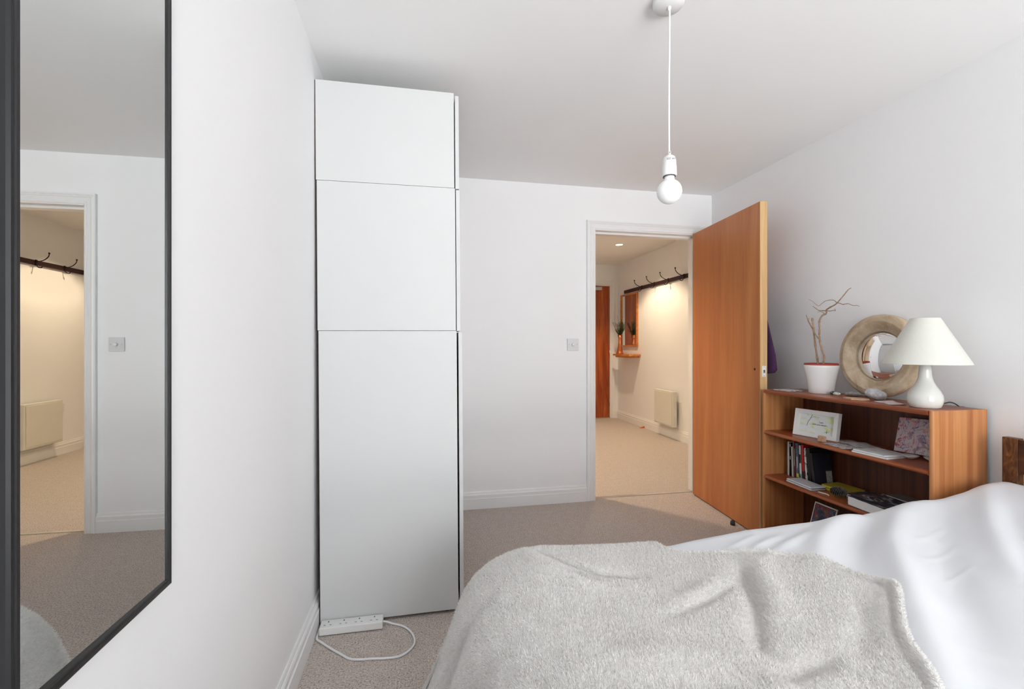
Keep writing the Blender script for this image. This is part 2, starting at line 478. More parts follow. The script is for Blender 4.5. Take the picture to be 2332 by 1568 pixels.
# ------------------------------------------------------------------ bedroom door, standing open
A = Vector((2.020, 3.112, 0)); B = Vector((1.946, 2.322, 0))
L = (B - A); Lw = L.length; L = L.normalized(); T = Vector((-L.y, L.x, 0))      # T points to the right wall
if T.x < 0: T = -T
door = thing('door_1', 'plain orange-brown veneered door standing open beside the bookcase', 'door', A, kind='structure')
DZ0, DZ1 = 0.008, 1.982
obj('leaf', MB().obox(A + Vector((0, 0, DZ0)), L * (Lw - 0.006), T * 0.044, (0, 0, DZ1 - DZ0)), M['door'], door, bevel=0.0015)
obj('lipping', MB().obox(A + L * (Lw - 0.006) + Vector((0, 0, DZ0)), L * 0.006, T * 0.044, (0, 0, DZ1 - DZ0)), M['door_edge'], door, bevel=0.0012, label='pale lipping on the closing edge')
pz = 0.982
pl = obj('latch_plate', MB().obox(A + L * Lw + T * 0.011 + Vector((0, 0, pz - 0.032)), L * 0.0012, T * 0.024, (0, 0, 0.064)), M['plastic'], door, bevel=0.0008, label='white latch plate')
obj('latch_bolt', MB().obox(A + L * (Lw + 0.0012) + T * 0.018 + Vector((0, 0, pz - 0.009)), L * 0.002, T * 0.011, (0, 0, 0.018)), M['steel'], pl)
for dz in (-0.025, 0.025):
    obj('screw', MB().lathe([(0.0028, 0), (0.0028, 0.001), (0, 0.001)], A + L * (Lw + 0.0012) + T * 0.023 + Vector((0, 0, pz + dz)), 10, rot=Vector((0, 0, 1)).rotation_difference(L).to_matrix()), M['steel'], pl)
kp = A + L * (Lw - 0.052) + Vector((0, 0, 0.992))
obj('spindle_hole', MB().lathe([(0.0075, -0.001), (0.0075, 0.0006), (0.0, 0.0006)], kp, 16, rot=Vector((0, 0, 1)).rotation_difference(-T).to_matrix()), M['dark'], door, label='empty dark handle hole')
for z in (0.22, 1.05, 1.76):
    obj('hinge', MB().tube([A + T * 0.040 - L * 0.006 + Vector((0, 0, z - 0.05)), A + T * 0.040 - L * 0.006 + Vector((0, 0, z + 0.05))], 0.006), M['steel'], door)

# purple garment hanging behind the door
HK = A + L * (Lw - 0.16) + T * 0.044
cs = []
prof_z = [(1.56, 0.012, 0.03), (1.50, 0.025, 0.08), (1.40, 0.035, 0.13), (1.28, 0.045, 0.17), (1.16, 0.050, 0.20), (1.08, 0.066, 0.215), (1.02, 0.072, 0.22), (0.995, 0.074, 0.222), (0.978, 0.064, 0.21), (0.972, 0.030, 0.17)]
mb = MB(); n = 48; vs = []; fs = []
for j, (z, d, hw) in enumerate(prof_z):
    for i in range(n):
        a = 2 * math.pi * i / n
        k = 1 + 0.10 * math.sin(a * 7 + z * 5) + 0.05 * math.sin(a * 13 + z * 11)
        p = HK + L * (hw * 0.82 * math.cos(a) * (1 if j > 3 else 0.9)) + T * (0.003 + d * 0.5 + d * 0.5 * math.sin(a) * k) + Vector((0, 0, z - 0.006 * math.sin(a * 4)))
        vs.append(p)
for j in range(len(prof_z) - 1):
    for i in range(n):
        k = (i + 1) % n
        fs.append((j * n + i, j * n + k, (j + 1) * n + k, (j + 1) * n + i))
fs.append(tuple(range(n))); fs.append(tuple((len(prof_z) - 1) * n + i for i in range(n)))
mb.add(vs, fs, True)
tag(obj('hanging_coat', mb, M['coat']), 'dark purple garment hanging behind the open door, only its edge showing', 'coat')
hk = MB(); hk.tube(smooth_path([HK + T * 0.001 + Vector((0, 0, 1.585)), HK + T * 0.02 + Vector((0, 0, 1.57)), HK + T * 0.035 + Vector((0, 0, 1.575)), HK + T * 0.04 + Vector((0, 0, 1.60))]), 0.004)
obj('coat_hook', hk, M['steel'], door)
tag(obj('door_stop', MB().lathe([(0.014, 0), (0.015, 0.012), (0.012, 0.026), (0.004, 0.03), (0, 0.03)], (1.925, 2.535, 0), 20), M['black_rubber']),
    'small black floor door stop beside the open door', 'door stop')

# ------------------------------------------------------------------ dimmer switch
dm = thing('dimmer_switch', 'square white dimmer switch on the wall beside the door frame', 'switch', (1.071, YF - 0.001, 1.10))
obj('plate', MB().box(1.028, 1.114, YF - 0.009, YF - 0.0005, 1.098, 1.184), M['plastic_grey'], dm, bevel=0.002)
ry = Matrix.Rotation(math.radians(90), 3, 'X')
obj('knob', MB().lathe([(0.0105, 0), (0.010, 0.014), (0.008, 0.016), (0, 0.016)], (1.071, YF - 0.009, 1.141), 28, rot=ry), M['plastic'], dm)
for x in (1.041, 1.101):
    obj('screw', MB().lathe([(0.003, 0), (0.003, 0.001), (0, 0.001)], (x, YF - 0.009, 1.141), 10, rot=ry), M['steel'], dm)

# ------------------------------------------------------------------ wall mirror on the left
mt = math.radians(0.8)
MY0, MY1, MZ0, MZ1 = 0.5473, 0.850, 0.7365, 1.92
mir = thing('wall_mirror', 'tall rectangular mirror in a black frame on the left wall', 'mirror', (XL + 0.002, MY1, MZ0))
fw = 0.0128
fm = MB()
def frame_ring(mb, y0, y1, z0, z1, w_, prof):
    """prof: list of (inset from the outer edge, protrusion from wall)"""
    rows = []
    for s_, t_ in prof:
        rows.append([(t_, y0 + s_, z0 + s_), (t_, y1 - s_, z0 + s_), (t_, y1 - s_, z1 - s_), (t_, y0 + s_, z1 - s_)])
    vs = [p for r in rows for p in r]; fs = []
    m = len(rows)
    for i in range(m):
        j = (i + 1) % m
        for k in range(4):
            q = (k + 1) % 4
            fs.append((i * 4 + k, i * 4 + q, j * 4 + q, j * 4 + k))
    mb.add(vs, fs)
xw = XL + 0.001
frame_ring(fm, MY0, MY1, MZ0, MZ1, fw, [(0, xw), (0, xw + 0.011), (0.0015, xw + 0.0145), (0.004, xw + 0.0150), (0.0065, xw + 0.0135), (0.008, xw + 0.0148), (fw - 0.001, xw + 0.0148), (fw, xw + 0.0138), (fw, xw)])
obj('frame', fm, M['black_paint'], mir)
g = MB()
gy0, gy1 = MY0 + fw - 0.0015, MY1 - fw + 0.0015
ga = -0.4158; gb = ga + (gy1 - gy0) * math.tan(mt)
g.add([(ga, gy0, MZ0 + fw - 0.002), (gb, gy1, MZ0 + fw - 0.002), (gb, gy1, MZ1 - fw + 0.002), (ga, gy0, MZ1 - fw + 0.002),
       (ga - 0.003, gy0, MZ0 + fw - 0.002), (gb - 0.003, gy1, MZ0 + fw - 0.002), (gb - 0.003, gy1, MZ1 - fw + 0.002), (ga - 0.003, gy0, MZ1 - fw + 0.002)],
      [(0, 1, 2, 3), (7, 6, 5, 4), (0, 4, 5, 1), (1, 5, 6, 2), (2, 6, 7, 3), (3, 7, 4, 0)])
obj('glass', g, M['mirror'], mir)

# ------------------------------------------------------------------ wardrobe
wd = thing('wardrobe', 'tall white wardrobe of three stacked box sections in the corner', 'wardrobe', (-0.40, 1.93, 0.0))
YW0, YW1 = 1.930, 3.115
X0, X1 = -0.402, 0.150
secs = [(0.012, 1.192), (1.1935, 1.7965), (1.798, 2.200)]
for i, (z0, z1) in enumerate(secs):
    dx = 0.003 * i
    mb = MB()
    mb.box(X0 - dx, X1 - dx, YW0, YW0 + 0.018, z0, z1)
    mb.box(X0 - dx, X1 - dx, YW1 - 0.018, YW1, z0, z1)
    mb.box(X0 - dx, X1 - dx, YW0 + 0.018, YW1 - 0.018, z0, z0 + 0.018)
    mb.box(X0 - dx, X1 - dx, YW0 + 0.018, YW1 - 0.018, z1 - 0.018, z1)
    mb.box(X0 - dx + 0.006, X1 - dx, 2.513, 2.531, z0 + 0.018, z1 - 0.018)
    obj('cabinet_body', mb, M['laminate'], wd, bevel=0.0008)
    obj('back_panel', MB().box(X0 - dx - 0.003, X0 - dx, YW0 + 0.002, YW1 - 0.002, z0 + 0.002, z1 - 0.002), M['hardboard'], wd)
xo = [(0.0075, 0.0), (0.0035, -0.003), (0.0035, -0.005)]
for i, (z0, z1) in enumerate([(0.03, 1.186), (1.1915, 1.790), (1.7955, 2.190)]):
    xs = X1 + xo[i][0] + xo[i][1]
    for ya, yb in ((YW0 + 0.002, 2.519), (2.5225, YW1 - 0.002)):
        obj('door', MB().box(xs, xs + 0.016, ya, yb, z0, z1), M['laminate'], wd, bevel=0.0012)
for k in (0, 1, 2):
    for yy in (YW0 + 0.04, YW1 - 0.06):
        if k < 2: obj('foot', MB().box(X0 + 0.03 + k * 0.46, X0 + 0.06 + k * 0.46, yy, yy + 0.03, 0, 0.013), M['dark'], wd)
wd.rotation_euler = (0, math.radians(-0.36), 0)

# ------------------------------------------------------------------ power strip and cable
ps = thing('power_strip', 'white four-way extension socket on the carpet in front of the wardrobe', 'power strip', (-0.27, 1.895, 0))
obj('body', MB().box(-0.396, -0.156, 1.868, 1.924, 0.003, 0.034), M['plastic'], ps, bevel=0.005, seg=3)
for k in range(4):
    cx_ = -0.366 + k * 0.0585
    s_ = obj('socket', MB().box(cx_ - 0.02, cx_ + 0.02, 1.876, 1.917, 0.0335, 0.0346), M['plastic'], ps, bevel=0.001)
    obj('earth_slot', MB().box(cx_ - 0.002, cx_ + 0.0022, 1.903, 1.911, 0.034, 0.0350), M['socket_hole'], s_)
    for q in (-1, 1):
        obj('pin_slot', MB().box(cx_ + q * 0.011 - 0.0035, cx_ + q * 0.011 + 0.0035, 1.884, 1.8865, 0.034, 0.0350), M['socket_hole'], s_)
cp = [(-0.16, 1.897, 0.018), (-0.14, 1.90, 0.012)] + [(onZ(x, y, 0.0045).x, onZ(x, y, 0.0045).y, 0.0045) for x, y in
      [(893, 1419), (915, 1424), (932, 1434), (943, 1450), (943, 1466), (930, 1482), (908, 1494), (880, 1498), (850, 1499), (815, 1501), (795, 1499), (778, 1490), (750, 1474), (732, 1462)]]
cp += [(-0.398, 1.852, 0.0045), (-0.4015, 1.885, 0.0045), (-0.4015, 1.93, 0.006), (-0.4035, 1.99, 0.006), (-0.4035, 2.2, 0.006)]
obj('cable', MB().tube(smooth_path(cp, 8), 0.0041, 10), M['cord'], ps)

# ------------------------------------------------------------------ pendant lamp
PXc, PYc = 0.809, 1.380
pd = thing('pendant_light', 'bare round white bulb hanging on a white flex from the ceiling', 'lamp', (PXc, PYc, 1.60))
obj('ceiling_rose', MB().lathe([(0.050, ZC), (0.051, ZC - 0.006), (0.0505, ZC - 0.022), (0.047, ZC - 0.028), (0.012, ZC - 0.032), (0.0, ZC - 0.032)], (PXc - 0.001, PYc + 0.004, 0), 48), M['plastic'], pd)
obj('cord_grip', MB().lathe([(0.0055, 2.266), (0.006, 2.258), (0.004, 2.250), (0.0, 2.250)], (PXc, PYc, 0), 16), M['plastic'], pd)
obj('flex', MB().tube([(PXc + 0.0012 * math.sin(z * 9), PYc, z) for z in np.linspace(1.775, 2.262, 26)], 0.0031, 10), M['cord'], pd)
tilt = Matrix.Rotation(math.radians(3), 3, 'Y') @ Matrix.Rotation(math.radians(2), 3, 'X')
c0 = (PXc, PYc, 1.698)
sk = obj('lamp_holder', MB().lathe([(0.0235, 0.0), (0.0240, 0.002), (0.0235, 0.030), (0.0225, 0.034), (0.0215, 0.052), (0.018, 0.063), (0.010, 0.069), (0.0055, 0.070), (0.0055, 0.082), (0.004, 0.083), (0, 0.083)], c0, 40), M['plastic'], pd)
obj('grip_screw', MB().lathe([(0.0016, 0), (0.0016, 0.0008), (0, 0.0008)], (PXc - 0.001, PYc - 0.0056, 1.776), 10, rot=Matrix.Rotation(math.radians(90), 3, 'X')), M['socket_hole'], sk)
obj('collar_gap', MB().lathe([(0.0205, 0.0), (0.0205, -0.0025), (0.0, -0.0025)], c0, 32), M['socket_hole'], pd)
obj('bulb', MB().lathe([(0.0165, 0.0), (0.0165, -0.010), (0.0185, -0.016)] + [(0.0405 * math.sin(a), -0.0505 + 0.0405 * math.cos(a)) for a in np.linspace(math.radians(32), math.pi, 24)], (PXc, PYc, 1.697), 48), M['opal'], pd)
M['ink'] = plain('grey_ink', rgb(120, 120, 122), 0.6, 0.02)
tv = Vector((-0.28, -0.96, 0)).normalized()
tm = Matrix.Translation(Vector((PXc, PYc, 1.748)) + tv * 0.0224) @ Matrix(((-tv.y, 0, tv.x, 0), (tv.x, 0, tv.y, 0), (0, 1, 0, 0), (0, 0, 0, 1)))
text('lettering', 'E27 4A', 0.009, M['ink'], sk, tm)

# ------------------------------------------------------------------ bookcase
BX0, BX1, BY0, BY1, BT = 1.915, 2.181, 1.383, 2.273, 0.882
bc = thing('bookcase', 'low teak bookcase against the right wall beside the open door', 'bookcase', (2.05, 1.83, 0))
def nose(x0, x1, z0, z1, k=5):
    """board section in x-z with a rounded front (at x0)"""
    h = (z1 - z0) / 2; zc = (z0 + z1) / 2
    return [(x0 + h * 1.3 - h * 1.3 * math.cos(a), zc + h * math.sin(a)) for a in np.linspace(-math.pi / 2, math.pi / 2, 2 * k + 1)][::1] + [(x1, z1), (x1, z0)]
for ya, yb in ((BY0, BY0 + 0.019), (BY1 - 0.019, BY1)):
    h = (yb - ya) / 2
    poly = [(BX0 + h * 0.9 - h * 0.9 * math.cos(a), ya + h + h * math.sin(a)) for a in np.linspace(-math.pi / 2, math.pi / 2, 9)] + [(BX1, yb), (BX1, ya)]
    obj('side_panel', MB().prism(poly, 'z', 0.0, BT), M['teak'], bc)
obj('top', MB().prism(nose(BX0 - 0.004, BX1 - 0.006, BT - 0.020, BT), 'y', BY0 + 0.019, BY1 - 0.019), M['teak_flat'], bc)
SH = [0.650, 0.398, 0.100]
for zt in SH:
    obj('shelf', MB().prism(nose(BX0 - 0.003, BX1 - 0.006, zt - 0.020, zt), 'y', BY0 + 0.019, BY1 - 0.019), M['teak_flat'], bc)
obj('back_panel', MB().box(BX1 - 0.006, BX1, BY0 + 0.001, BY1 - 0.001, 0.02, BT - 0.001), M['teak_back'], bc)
obj('plinth', MB().box(BX0 + 0.03, BX0 + 0.045, BY0 + 0.019, BY1 - 0.019, 0, 0.08), M['teak_flat'], bc)

# ---- things on top
# round convex mirror
rc = Vector((2.163, 1.789, BT + 0.2005))
rm = thing('round_mirror', 'round convex mirror in a wide weathered wood frame, leaning on the wall', 'mirror', (2.163, 1.789, BT))
lean = Matrix.Rotation(math.radians(-86.0), 3, 'Y')        # lathe axis (local z) turned towards -X
R0, RI = 0.200, 0.119
ring = [(RI, 0.000), (RI, 0.008), (RI + 0.003, 0.014), (RI + 0.010, 0.016), (RI + 0.012, 0.019), (RI + 0.030, 0.032), (RI + 0.045, 0.039), (RI + 0.050, 0.040), (RI + 0.052, 0.037), (R0 - 0.018, 0.036), (R0 - 0.009, 0.031), (R0 - 0.002, 0.022), (R0, 0.012), (R0 - 0.002, -0.004), (R0 - 0.03, -0.008), (RI - 0.004, -0.008)]
mb = MB(); n = 96; vs = []; fs = []
for r, z in ring:
    for i in range(n):
        a = 2 * math.pi * i / n
        vs.append(lean @ Vector((r * math.cos(a), r * math.sin(a), z)) + rc)
for j in range(len(ring)):
    for i in range(n):
        k = (i + 1) % n; jj = (j + 1) % len(ring)
        fs.append((j * n + i, j * n + k, jj * n + k, jj * n + i))
mb.add(vs, fs, True)
obj('frame', mb, M['mirror_wood'], rm)
Rc = 0.27
cap = [(Rc * math.sin(a), 0.003 + Rc * math.cos(a) - Rc * math.cos(math.asin(RI / Rc))) for a in np.linspace(math.asin(RI / Rc), 0, 16)]
capm = MB().lathe(cap, rc, 80, rot=lean)
obj('convex_glass', capm, mirror_mat('bright_silvered_glass', (0.93, 0.94, 0.95, 1)), rm)

# table lamp
LX, LY = 2.005, 1.478
lp = thing('table_lamp', 'cream ceramic table lamp with a wide conical shade on the bookcase', 'lamp', (LX, LY, BT))
obj('base', MB().lathe([(0.0, BT), (0.046, BT), (0.050, BT + 0.004), (0.0555, BT + 0.020), (0.0575, BT + 0.036), (0.055, BT + 0.052), (0.047, BT + 0.070), (0.036, BT + 0.088), (0.028, BT + 0.104), (0.0225, BT + 0.124), (0.020, BT + 0.150), (0.0185, BT + 0.178), (0.012, BT + 0.184), (0, BT + 0.184)], (LX, LY, 0), 56), M['lamp_ceramic'], lp)
sh_ = [(0.1395, 1.058), (0.1405, 1.058), (0.1400, 1.061), (0.0475, 1.243), (0.0465, 1.2445), (0.0455, 1.243), (0.138, 1.061)]
mb = MB(); n = 72; vs = []; fs = []
for r, z in sh_:
    for i in range(n):
        a = 2 * math.pi * i / n; vs.append((LX + r * math.cos(a), LY + r * math.sin(a), z))
for j in range(len(sh_)):
    for i in range(n):
        k = (i + 1) % n; jj = (j + 1) % len(sh_)
        fs.append((j * n + i, j * n + k, jj * n + k, jj * n + i))
mb.add(vs, fs, True)
obj('lamp_shade', mb, M['shade'], lp)
obj('bulb_holder', MB().lathe([(0.016, BT + 0.18), (0.016, BT + 0.235), (0.012, BT + 0.238), (0, BT + 0.238)], (LX, LY, 0), 24), M['plastic'], lp)
obj('shade_carrier', MB().tube([(LX - 0.046, LY, 1.238), (LX + 0.046, LY, 1.238)], 0.0015), M['plastic'], lp)
obj('shade_carrier', MB().tube([(LX, LY - 0.046, 1.241), (LX, LY + 0.046, 1.241)], 0.0015), M['plastic'], lp)
obj('bulb', MB().lathe([(0.012, BT + 0.236), (0.02, BT + 0.255), (0.026, BT + 0.285), (0.022, BT + 0.305), (0.010, BT + 0.317), (0, BT + 0.318)], (LX, LY, 0), 24), M['opal'], lp)
pts = [(LX + 0.05, LY - 0.005, BT + 0.012), onX(2150, 918.0, 2.10), onX(2163, 915.5, 2.14), onX(2174, 918.5, 2.168), onX(2184, 925, 2.176), Vector((2.190, 1.452, 0.86)), Vector((2.191, 1.44, 0.70)), Vector((2.191, 1.43, 0.40))]
obj('power_cord', MB().tube(smooth_path(pts, 8), 0.0024, 8), M['black_rubber'], lp)

# potted dry branches
QX, QY = 2.070, 2.030
pt = thing('potted_branches', 'white pot holding a bare dry branch beside the round mirror', 'plant pot', (QX, QY, BT))
obj('pot', MB().lathe([(0, BT), (0.055, BT), (0.0575, BT + 0.004), (0.0605, BT + 0.03), (0.066, BT + 0.07), (0.073, BT + 0.105), (0.0805, BT + 0.138), (0.0815, BT + 0.148), (0.079, BT + 0.149), (0.074, BT + 0.12), (0.06, BT + 0.05), (0.0, BT + 0.05)], (QX, QY, 0), 56), M['ceramic'], pt)
obj('inner_pot', MB().lathe([(0.060, BT + 0.055), (0.0765, BT + 0.145), (0.0775, BT + 0.157), (0.0745, BT + 0.158), (0.0715, BT + 0.146), (0.0715, BT + 0.138)], (QX, QY, 0), 48), M['terracotta'], pt)
obj('soil', MB().lathe([(0.0722, BT + 0.120), (0.0722, BT + 0.141), (0.04, BT + 0.146), (0.0, BT + 0.144)], (QX, QY, 0), 32), M['soil'], pt)
def cpx(x, y): return (1800 + x / 5.6, 640 + y / 5.6)
def branch(pxs, dep, r0, r1, knobs=True):
    ps_ = [onX(*cpx(x, y), QX + d_) for (x, y), d_ in zip(pxs, dep)]
    sp = smooth_path(ps_, 5)
    rs = [r0 + (r1 - r0) * i / (len(sp) - 1) for i in range(len(sp))]
    if knobs:
        random.seed(len(pxs) * 7 + int(pxs[0][0]))
        rs = [r * (1.35 if random.random() < 0.14 else random.uniform(0.92, 1.06)) for r in rs]
    return MB().tube(sp, [r * 1.25 for r in rs], 8)
obj('main_stem', branch([(420, 1062), (430, 965), (405, 880), (372, 740), (372, 600), (372, 500), (410, 435), (450, 420), (462, 385), (458, 358)], [0.0, 0.0, -0.005, -0.01, 0, 0.005, 0.01, 0.01, 0.0, 0.0], 0.0042, 0.0026), M['bark'], pt)
obj('main_stem', branch([(355, 1062), (330, 900), (305, 700), (290, 560), (277, 468)], [0.01, 0.01, 0.005, 0.0, 0.0], 0.0040, 0.0034), M['bark'], pt)
obj('twig', branch([(376, 745), (330, 690), (290, 620), (245, 540), (215, 470), (203, 430)], [-0.01, -0.012, 0.0, 0.0, 0.01, 0.015], 0.0030, 0.0016), M['bark'], pt)
obj('twig', branch([(240, 535), (222, 505), (240, 470)], [0.0, -0.01, -0.012], 0.0015, 0.0010), M['bark'], pt)
obj('twig', branch([(458, 365), (510, 330), (560, 305), (600, 272), (650, 215), (700, 155), (735, 110), (775, 85)], [0.0, -0.01, -0.02, -0.03, -0.035, -0.045, -0.05, -0.055], 0.0030, 0.0011), M['bark'], pt)
obj('twig', branch([(598, 272), (640, 285), (668, 295), (700, 290), (742, 288), (800, 310), (850, 308), (880, 322)], [-0.03, -0.04, -0.045, -0.05, -0.06, -0.065, -0.07, -0.075], 0.0018, 0.0007), M['bark'], pt)
obj('twig', branch([(590, 275), (560, 245), (510, 240), (450, 250), (400, 285), (358, 315), (320, 290), (280, 255), (235, 232)], [-0.03, -0.02, -0.01, 0.0, 0.01, 0.02, 0.02, 0.015, 0.01], 0.0014, 0.0006), M['bark'], pt)
obj('twig', branch([(455, 378), (410, 375), (370, 375), (330, 350), (287, 318)], [0.0, 0.01, 0.02, 0.025, 0.03], 0.0024, 0.0012), M['bark'], pt)
obj('twig', branch([(455, 372), (500, 380), (550, 372), (573, 375), (565, 350)], [0.0, -0.012, -0.02, -0.022, -0.03], 0.0018, 0.0010), M['bark'], pt)
obj('twig', branch([(435, 425), (420, 400), (385, 388), (345, 395)], [0.01, 0.02, 0.03, 0.04], 0.0016, 0.0007), M['bark'], pt)

# stones
def pebble(name, c, rx, ry_, rz, yaw, seed, mat, label, dent=0.12, pitch=0):
    bm_ = bmesh.new(); bmesh.ops.create_icosphere(bm_, subdivisions=4, radius=1)
    mb_ = MB()
    vs = []
    rot = Matrix.Rotation(yaw, 3, 'Z') @ Matrix.Rotation(pitch, 3, 'Y')
    for v_ in bm_.verts:
        k = 1 + dent * noise.noise(v_.co * 1.3 + Vector((seed, 0, 0))) + 0.02 * noise.noise(v_.co * 6)
        vs.append(rot @ Vector((v_.co.x * rx * k, v_.co.y * ry_ * k, v_.co.z * rz * k)))
    zmin = min(v_.z for v_ in vs)
    mb_.add([(p.x + c[0], p.y + c[1], p.z - zmin + c[2]) for p in vs], [[v_.index for v_ in f.verts] for f in bm_.faces], True)
    bm_.free()
    return tag(obj(name, mb_, mat), label, 'stone')
def stone_mat(name, a, b, c_, scale):
    m, nt, bs = new_mat(name)
    n_ = node(nt, 'ShaderNodeTexNoise', Scale=scale, Detail=8.0, Roughness=0.7)
    nt.links.new(coords(nt), n_.inputs['Vector'])
    nt.links.new(ramp(nt, n_.outputs['Fac'], [(0.3, a), (0.5, b), (0.65, c_)]), bs.inputs['Base Color'])
    bs.inputs['Roughness'].default_value = 0.85
    bump(nt, bs, n_.outputs['Fac'], 0.3, 0.002)
    return m
pebble('stone', (2.045, 1.716, BT), 0.046, 0.030, 0.0245, math.radians(100), 3, stone_mat('speckled_stone', rgb(150, 150, 154), rgb(196, 197, 200), rgb(226, 226, 228), 38),
       'large pale speckled pebble lying in front of the round mirror', pitch=math.radians(-14))
pebble('stone', (2.090, 1.868, BT), 0.036, 0.024, 0.012, math.radians(110), 9, stone_mat('grey_stone', rgb(112, 112, 110), rgb(150, 150, 148), rgb(182, 182, 178), 60),
       'flat mid-grey stone to the left of the large pebble')
pebble('stone', (2.045, 1.915, BT), 0.017, 0.012, 0.0085, math.radians(110), 14, stone_mat('white_stone', rgb(120, 118, 112), rgb(226, 224, 218), rgb(240, 239, 234), 50),
       'small whitish stone at the right foot of the pot')
pebble('stone', (2.050, 1.945, BT), 0.012, 0.010, 0.0095, math.radians(60), 21, stone_mat('black_stone', rgb(48, 50, 54), rgb(90, 92, 96), rgb(180, 180, 180), 50),
       'tiny dark stone touching the white pot')

# hexagonal wooden coaster
hc = Vector((1.978, 1.752)); hp = []
for a in range(6):
    t_ = math.radians(60 * a + 12); hp.append((hc.x + 0.042 * math.cos(t_), hc.y + 0.055 * math.sin(t_)))
tag(obj('wooden_coaster', MB().prism(hp, 'z', BT + 0.0005, BT + 0.007), M['pale_wood'], bevel=0.0008), 'hexagonal pale wood coaster near the shelf edge below the pebble', 'coaster')

def sheet(name, corners, z, th, mat, label, cat, group=None, sag=0.0):
    """thin flat sheet from four (x,y) corners, with real thickness"""
    mb_ = MB(); n_ = 8
    (a, b, c_, d) = [Vector((p[0], p[1])) for p in corners]
    vs = []
    for t_ in (0, 1):
        for i in range(n_ + 1):
            for j in range(n_ + 1):
                u, v_ = i / n_, j / n_
                p = a * (1 - u) * (1 - v_) + b * u * (1 - v_) + c_ * u * v_ + d * (1 - u) * v_
                zz = z + t_ * th + sag * (abs(u - 0.5) * 2) ** 3 * (0.4 + 0.6 * v_)
                vs.append((p.x, p.y, zz))
    N = (n_ + 1) ** 2; fs = []
    for i in range(n_):
        for j in range(n_):
            q = i * (n_ + 1) + j
            fs.append((q, q + n_ + 1, q + n_ + 2, q + 1)); fs.append((N + q, N + q + 1, N + q + n_ + 2, N + q + n_ + 1))
    rim = [i for i in range(n_ + 1)] + [i * (n_ + 1) + n_ for i in range(1, n_ + 1)] + [n_ * (n_ + 1) + j for j in range(n_ - 1, -1, -1)] + [i * (n_ + 1) for i in range(n_ - 1, 0, -1)]
    for k in range(len(rim)):
        a_, b_ = rim[k], rim[(k + 1) % len(rim)]
        fs.append((a_, b_, N + b_, N + a_))
    mb_.add(vs, fs)
    return tag(obj(name, mb_, mat), label, cat, group)

card_l = print_mat('printed_card', [(0.3, rgb(70, 72, 78)), (0.42, rgb(170, 172, 176)), (0.5, rgb(228, 228, 228)), (0.8, rgb(236, 236, 236))], 24)
card_r = print_mat('pink_card', [(0.35, rgb(238, 236, 236)), (0.5, rgb(228, 214, 214)), (0.62, rgb(206, 166, 168)), (0.7, rgb(236, 236, 236))], 16)
sheet('leaflet', [(1.960, 2.235), (1.965, 2.125), (2.070, 2.128), (2.066, 2.240)], BT + 0.0006, 0.0022, card_l, 'printed leaflet at the far left of the bookcase top', 'leaflet')
sheet('greeting_card', [(1.985, 1.672), (1.938, 1.560), (2.000, 1.545), (2.070, 1.66)], BT + 0.0006, 0.0016, card_r, 'white and pink card lying open in front of the lamp', 'card', sag=0.003)

# ---- middle shelf: framed picture, photos, magazines, canvas, dishes
Z1 = SH[0]
# white box frame leaning back, facing -X and turned a little
fo = Vector((1.985, 2.128, Z1 + 0.002)); fe = Vector((2.030, 1.906, Z1 + 0.002))
u = (fe - fo); FWd = u.length; u.normalize()
nrm = Vector((u.y, -u.x, 0))
if nrm.x > 0: nrm = -nrm
upv = (Vector((0, 0, 1)) * math.cos(math.radians(10)) - nrm * math.sin(math.radians(10))); FHt = 0.142
dep = -(nrm * math.cos(math.radians(10)) + Vector((0, 0, 1)) * math.sin(math.radians(10)))
pf = thing('picture_frame', 'white box frame with a green watercolour print on the middle shelf', 'picture', fo)
def fpt(a, b, c_): return fo + u * a + upv * b + dep * c_
mb = MB(); rows = []
for s_, t_ in [(0, 0.026), (0, 0), (0.004, 0), (0.022, 0.002), (0.022, 0.016), (0.006, 0.026)]:
    rows.append([fpt(s_, s_, t_), fpt(FWd - s_, s_, t_), fpt(FWd - s_, FHt - s_, t_), fpt(s_, FHt - s_, t_)])
vs = [p for r in rows for p in r]; fs = []
for i in range(len(rows)):
    j = (i + 1) % len(rows)
    for k in range(4):
        q = (k + 1) % 4; fs.append((i * 4 + k, i * 4 + q, j * 4 + q, j * 4 + k))
mb.add(vs, fs); obj('frame', mb, M['plastic'], pf)
def water_mat():
    m, nt, bs = new_mat('watercolour_print')
    n_ = node(nt, 'ShaderNodeTexNoise', Scale=26.0, Detail=3.0, Distortion=0.6)
    nt.links.new(coords(nt, (1, 1, 1.5)), n_.inputs['Vector'])
    nt.links.new(ramp(nt, n_.outputs['Fac'], [(0.45, rgb(232, 236, 237)), (0.55, rgb(228, 234, 214)), (0.64, rgb(212, 224, 158)), (0.72, rgb(196, 212, 130)), (0.82, rgb(228, 232, 222))]), bs.inputs['Base Color'])
    bs.inputs['Roughness'].default_value = 0.5
    return m
obj('print', MB().obox(fpt(0.02, 0.02, 0.0155), u * (FWd - 0.04), upv * (FHt - 0.04), dep * 0.002), water_mat(), pf)
M['twig_ink'] = plain('dark_ink', rgb(86, 80, 80), 0.6, 0.1)
br = [fpt(0.085, FHt - 0.025, 0.0148), fpt(0.078, FHt - 0.045, 0.0148), fpt(0.068, FHt - 0.062, 0.0148), fpt(0.062, FHt - 0.085, 0.0148)]
obj('painted_branch', MB().tube(smooth_path(br), [0.0008] * 25, 6).tube(smooth_path([fpt(0.078, FHt - 0.04, 0.0148), fpt(0.10, FHt - 0.033, 0.0148), fpt(0.125, FHt - 0.036, 0.0148)]), 0.0005, 5), M['twig_ink'], pf)
Rm = Matrix((( u.x, upv.x, -dep.x, 0), (u.y, upv.y, -dep.y, 0), (u.z, upv.z, -dep.z, 0), (0, 0, 0, 1)))
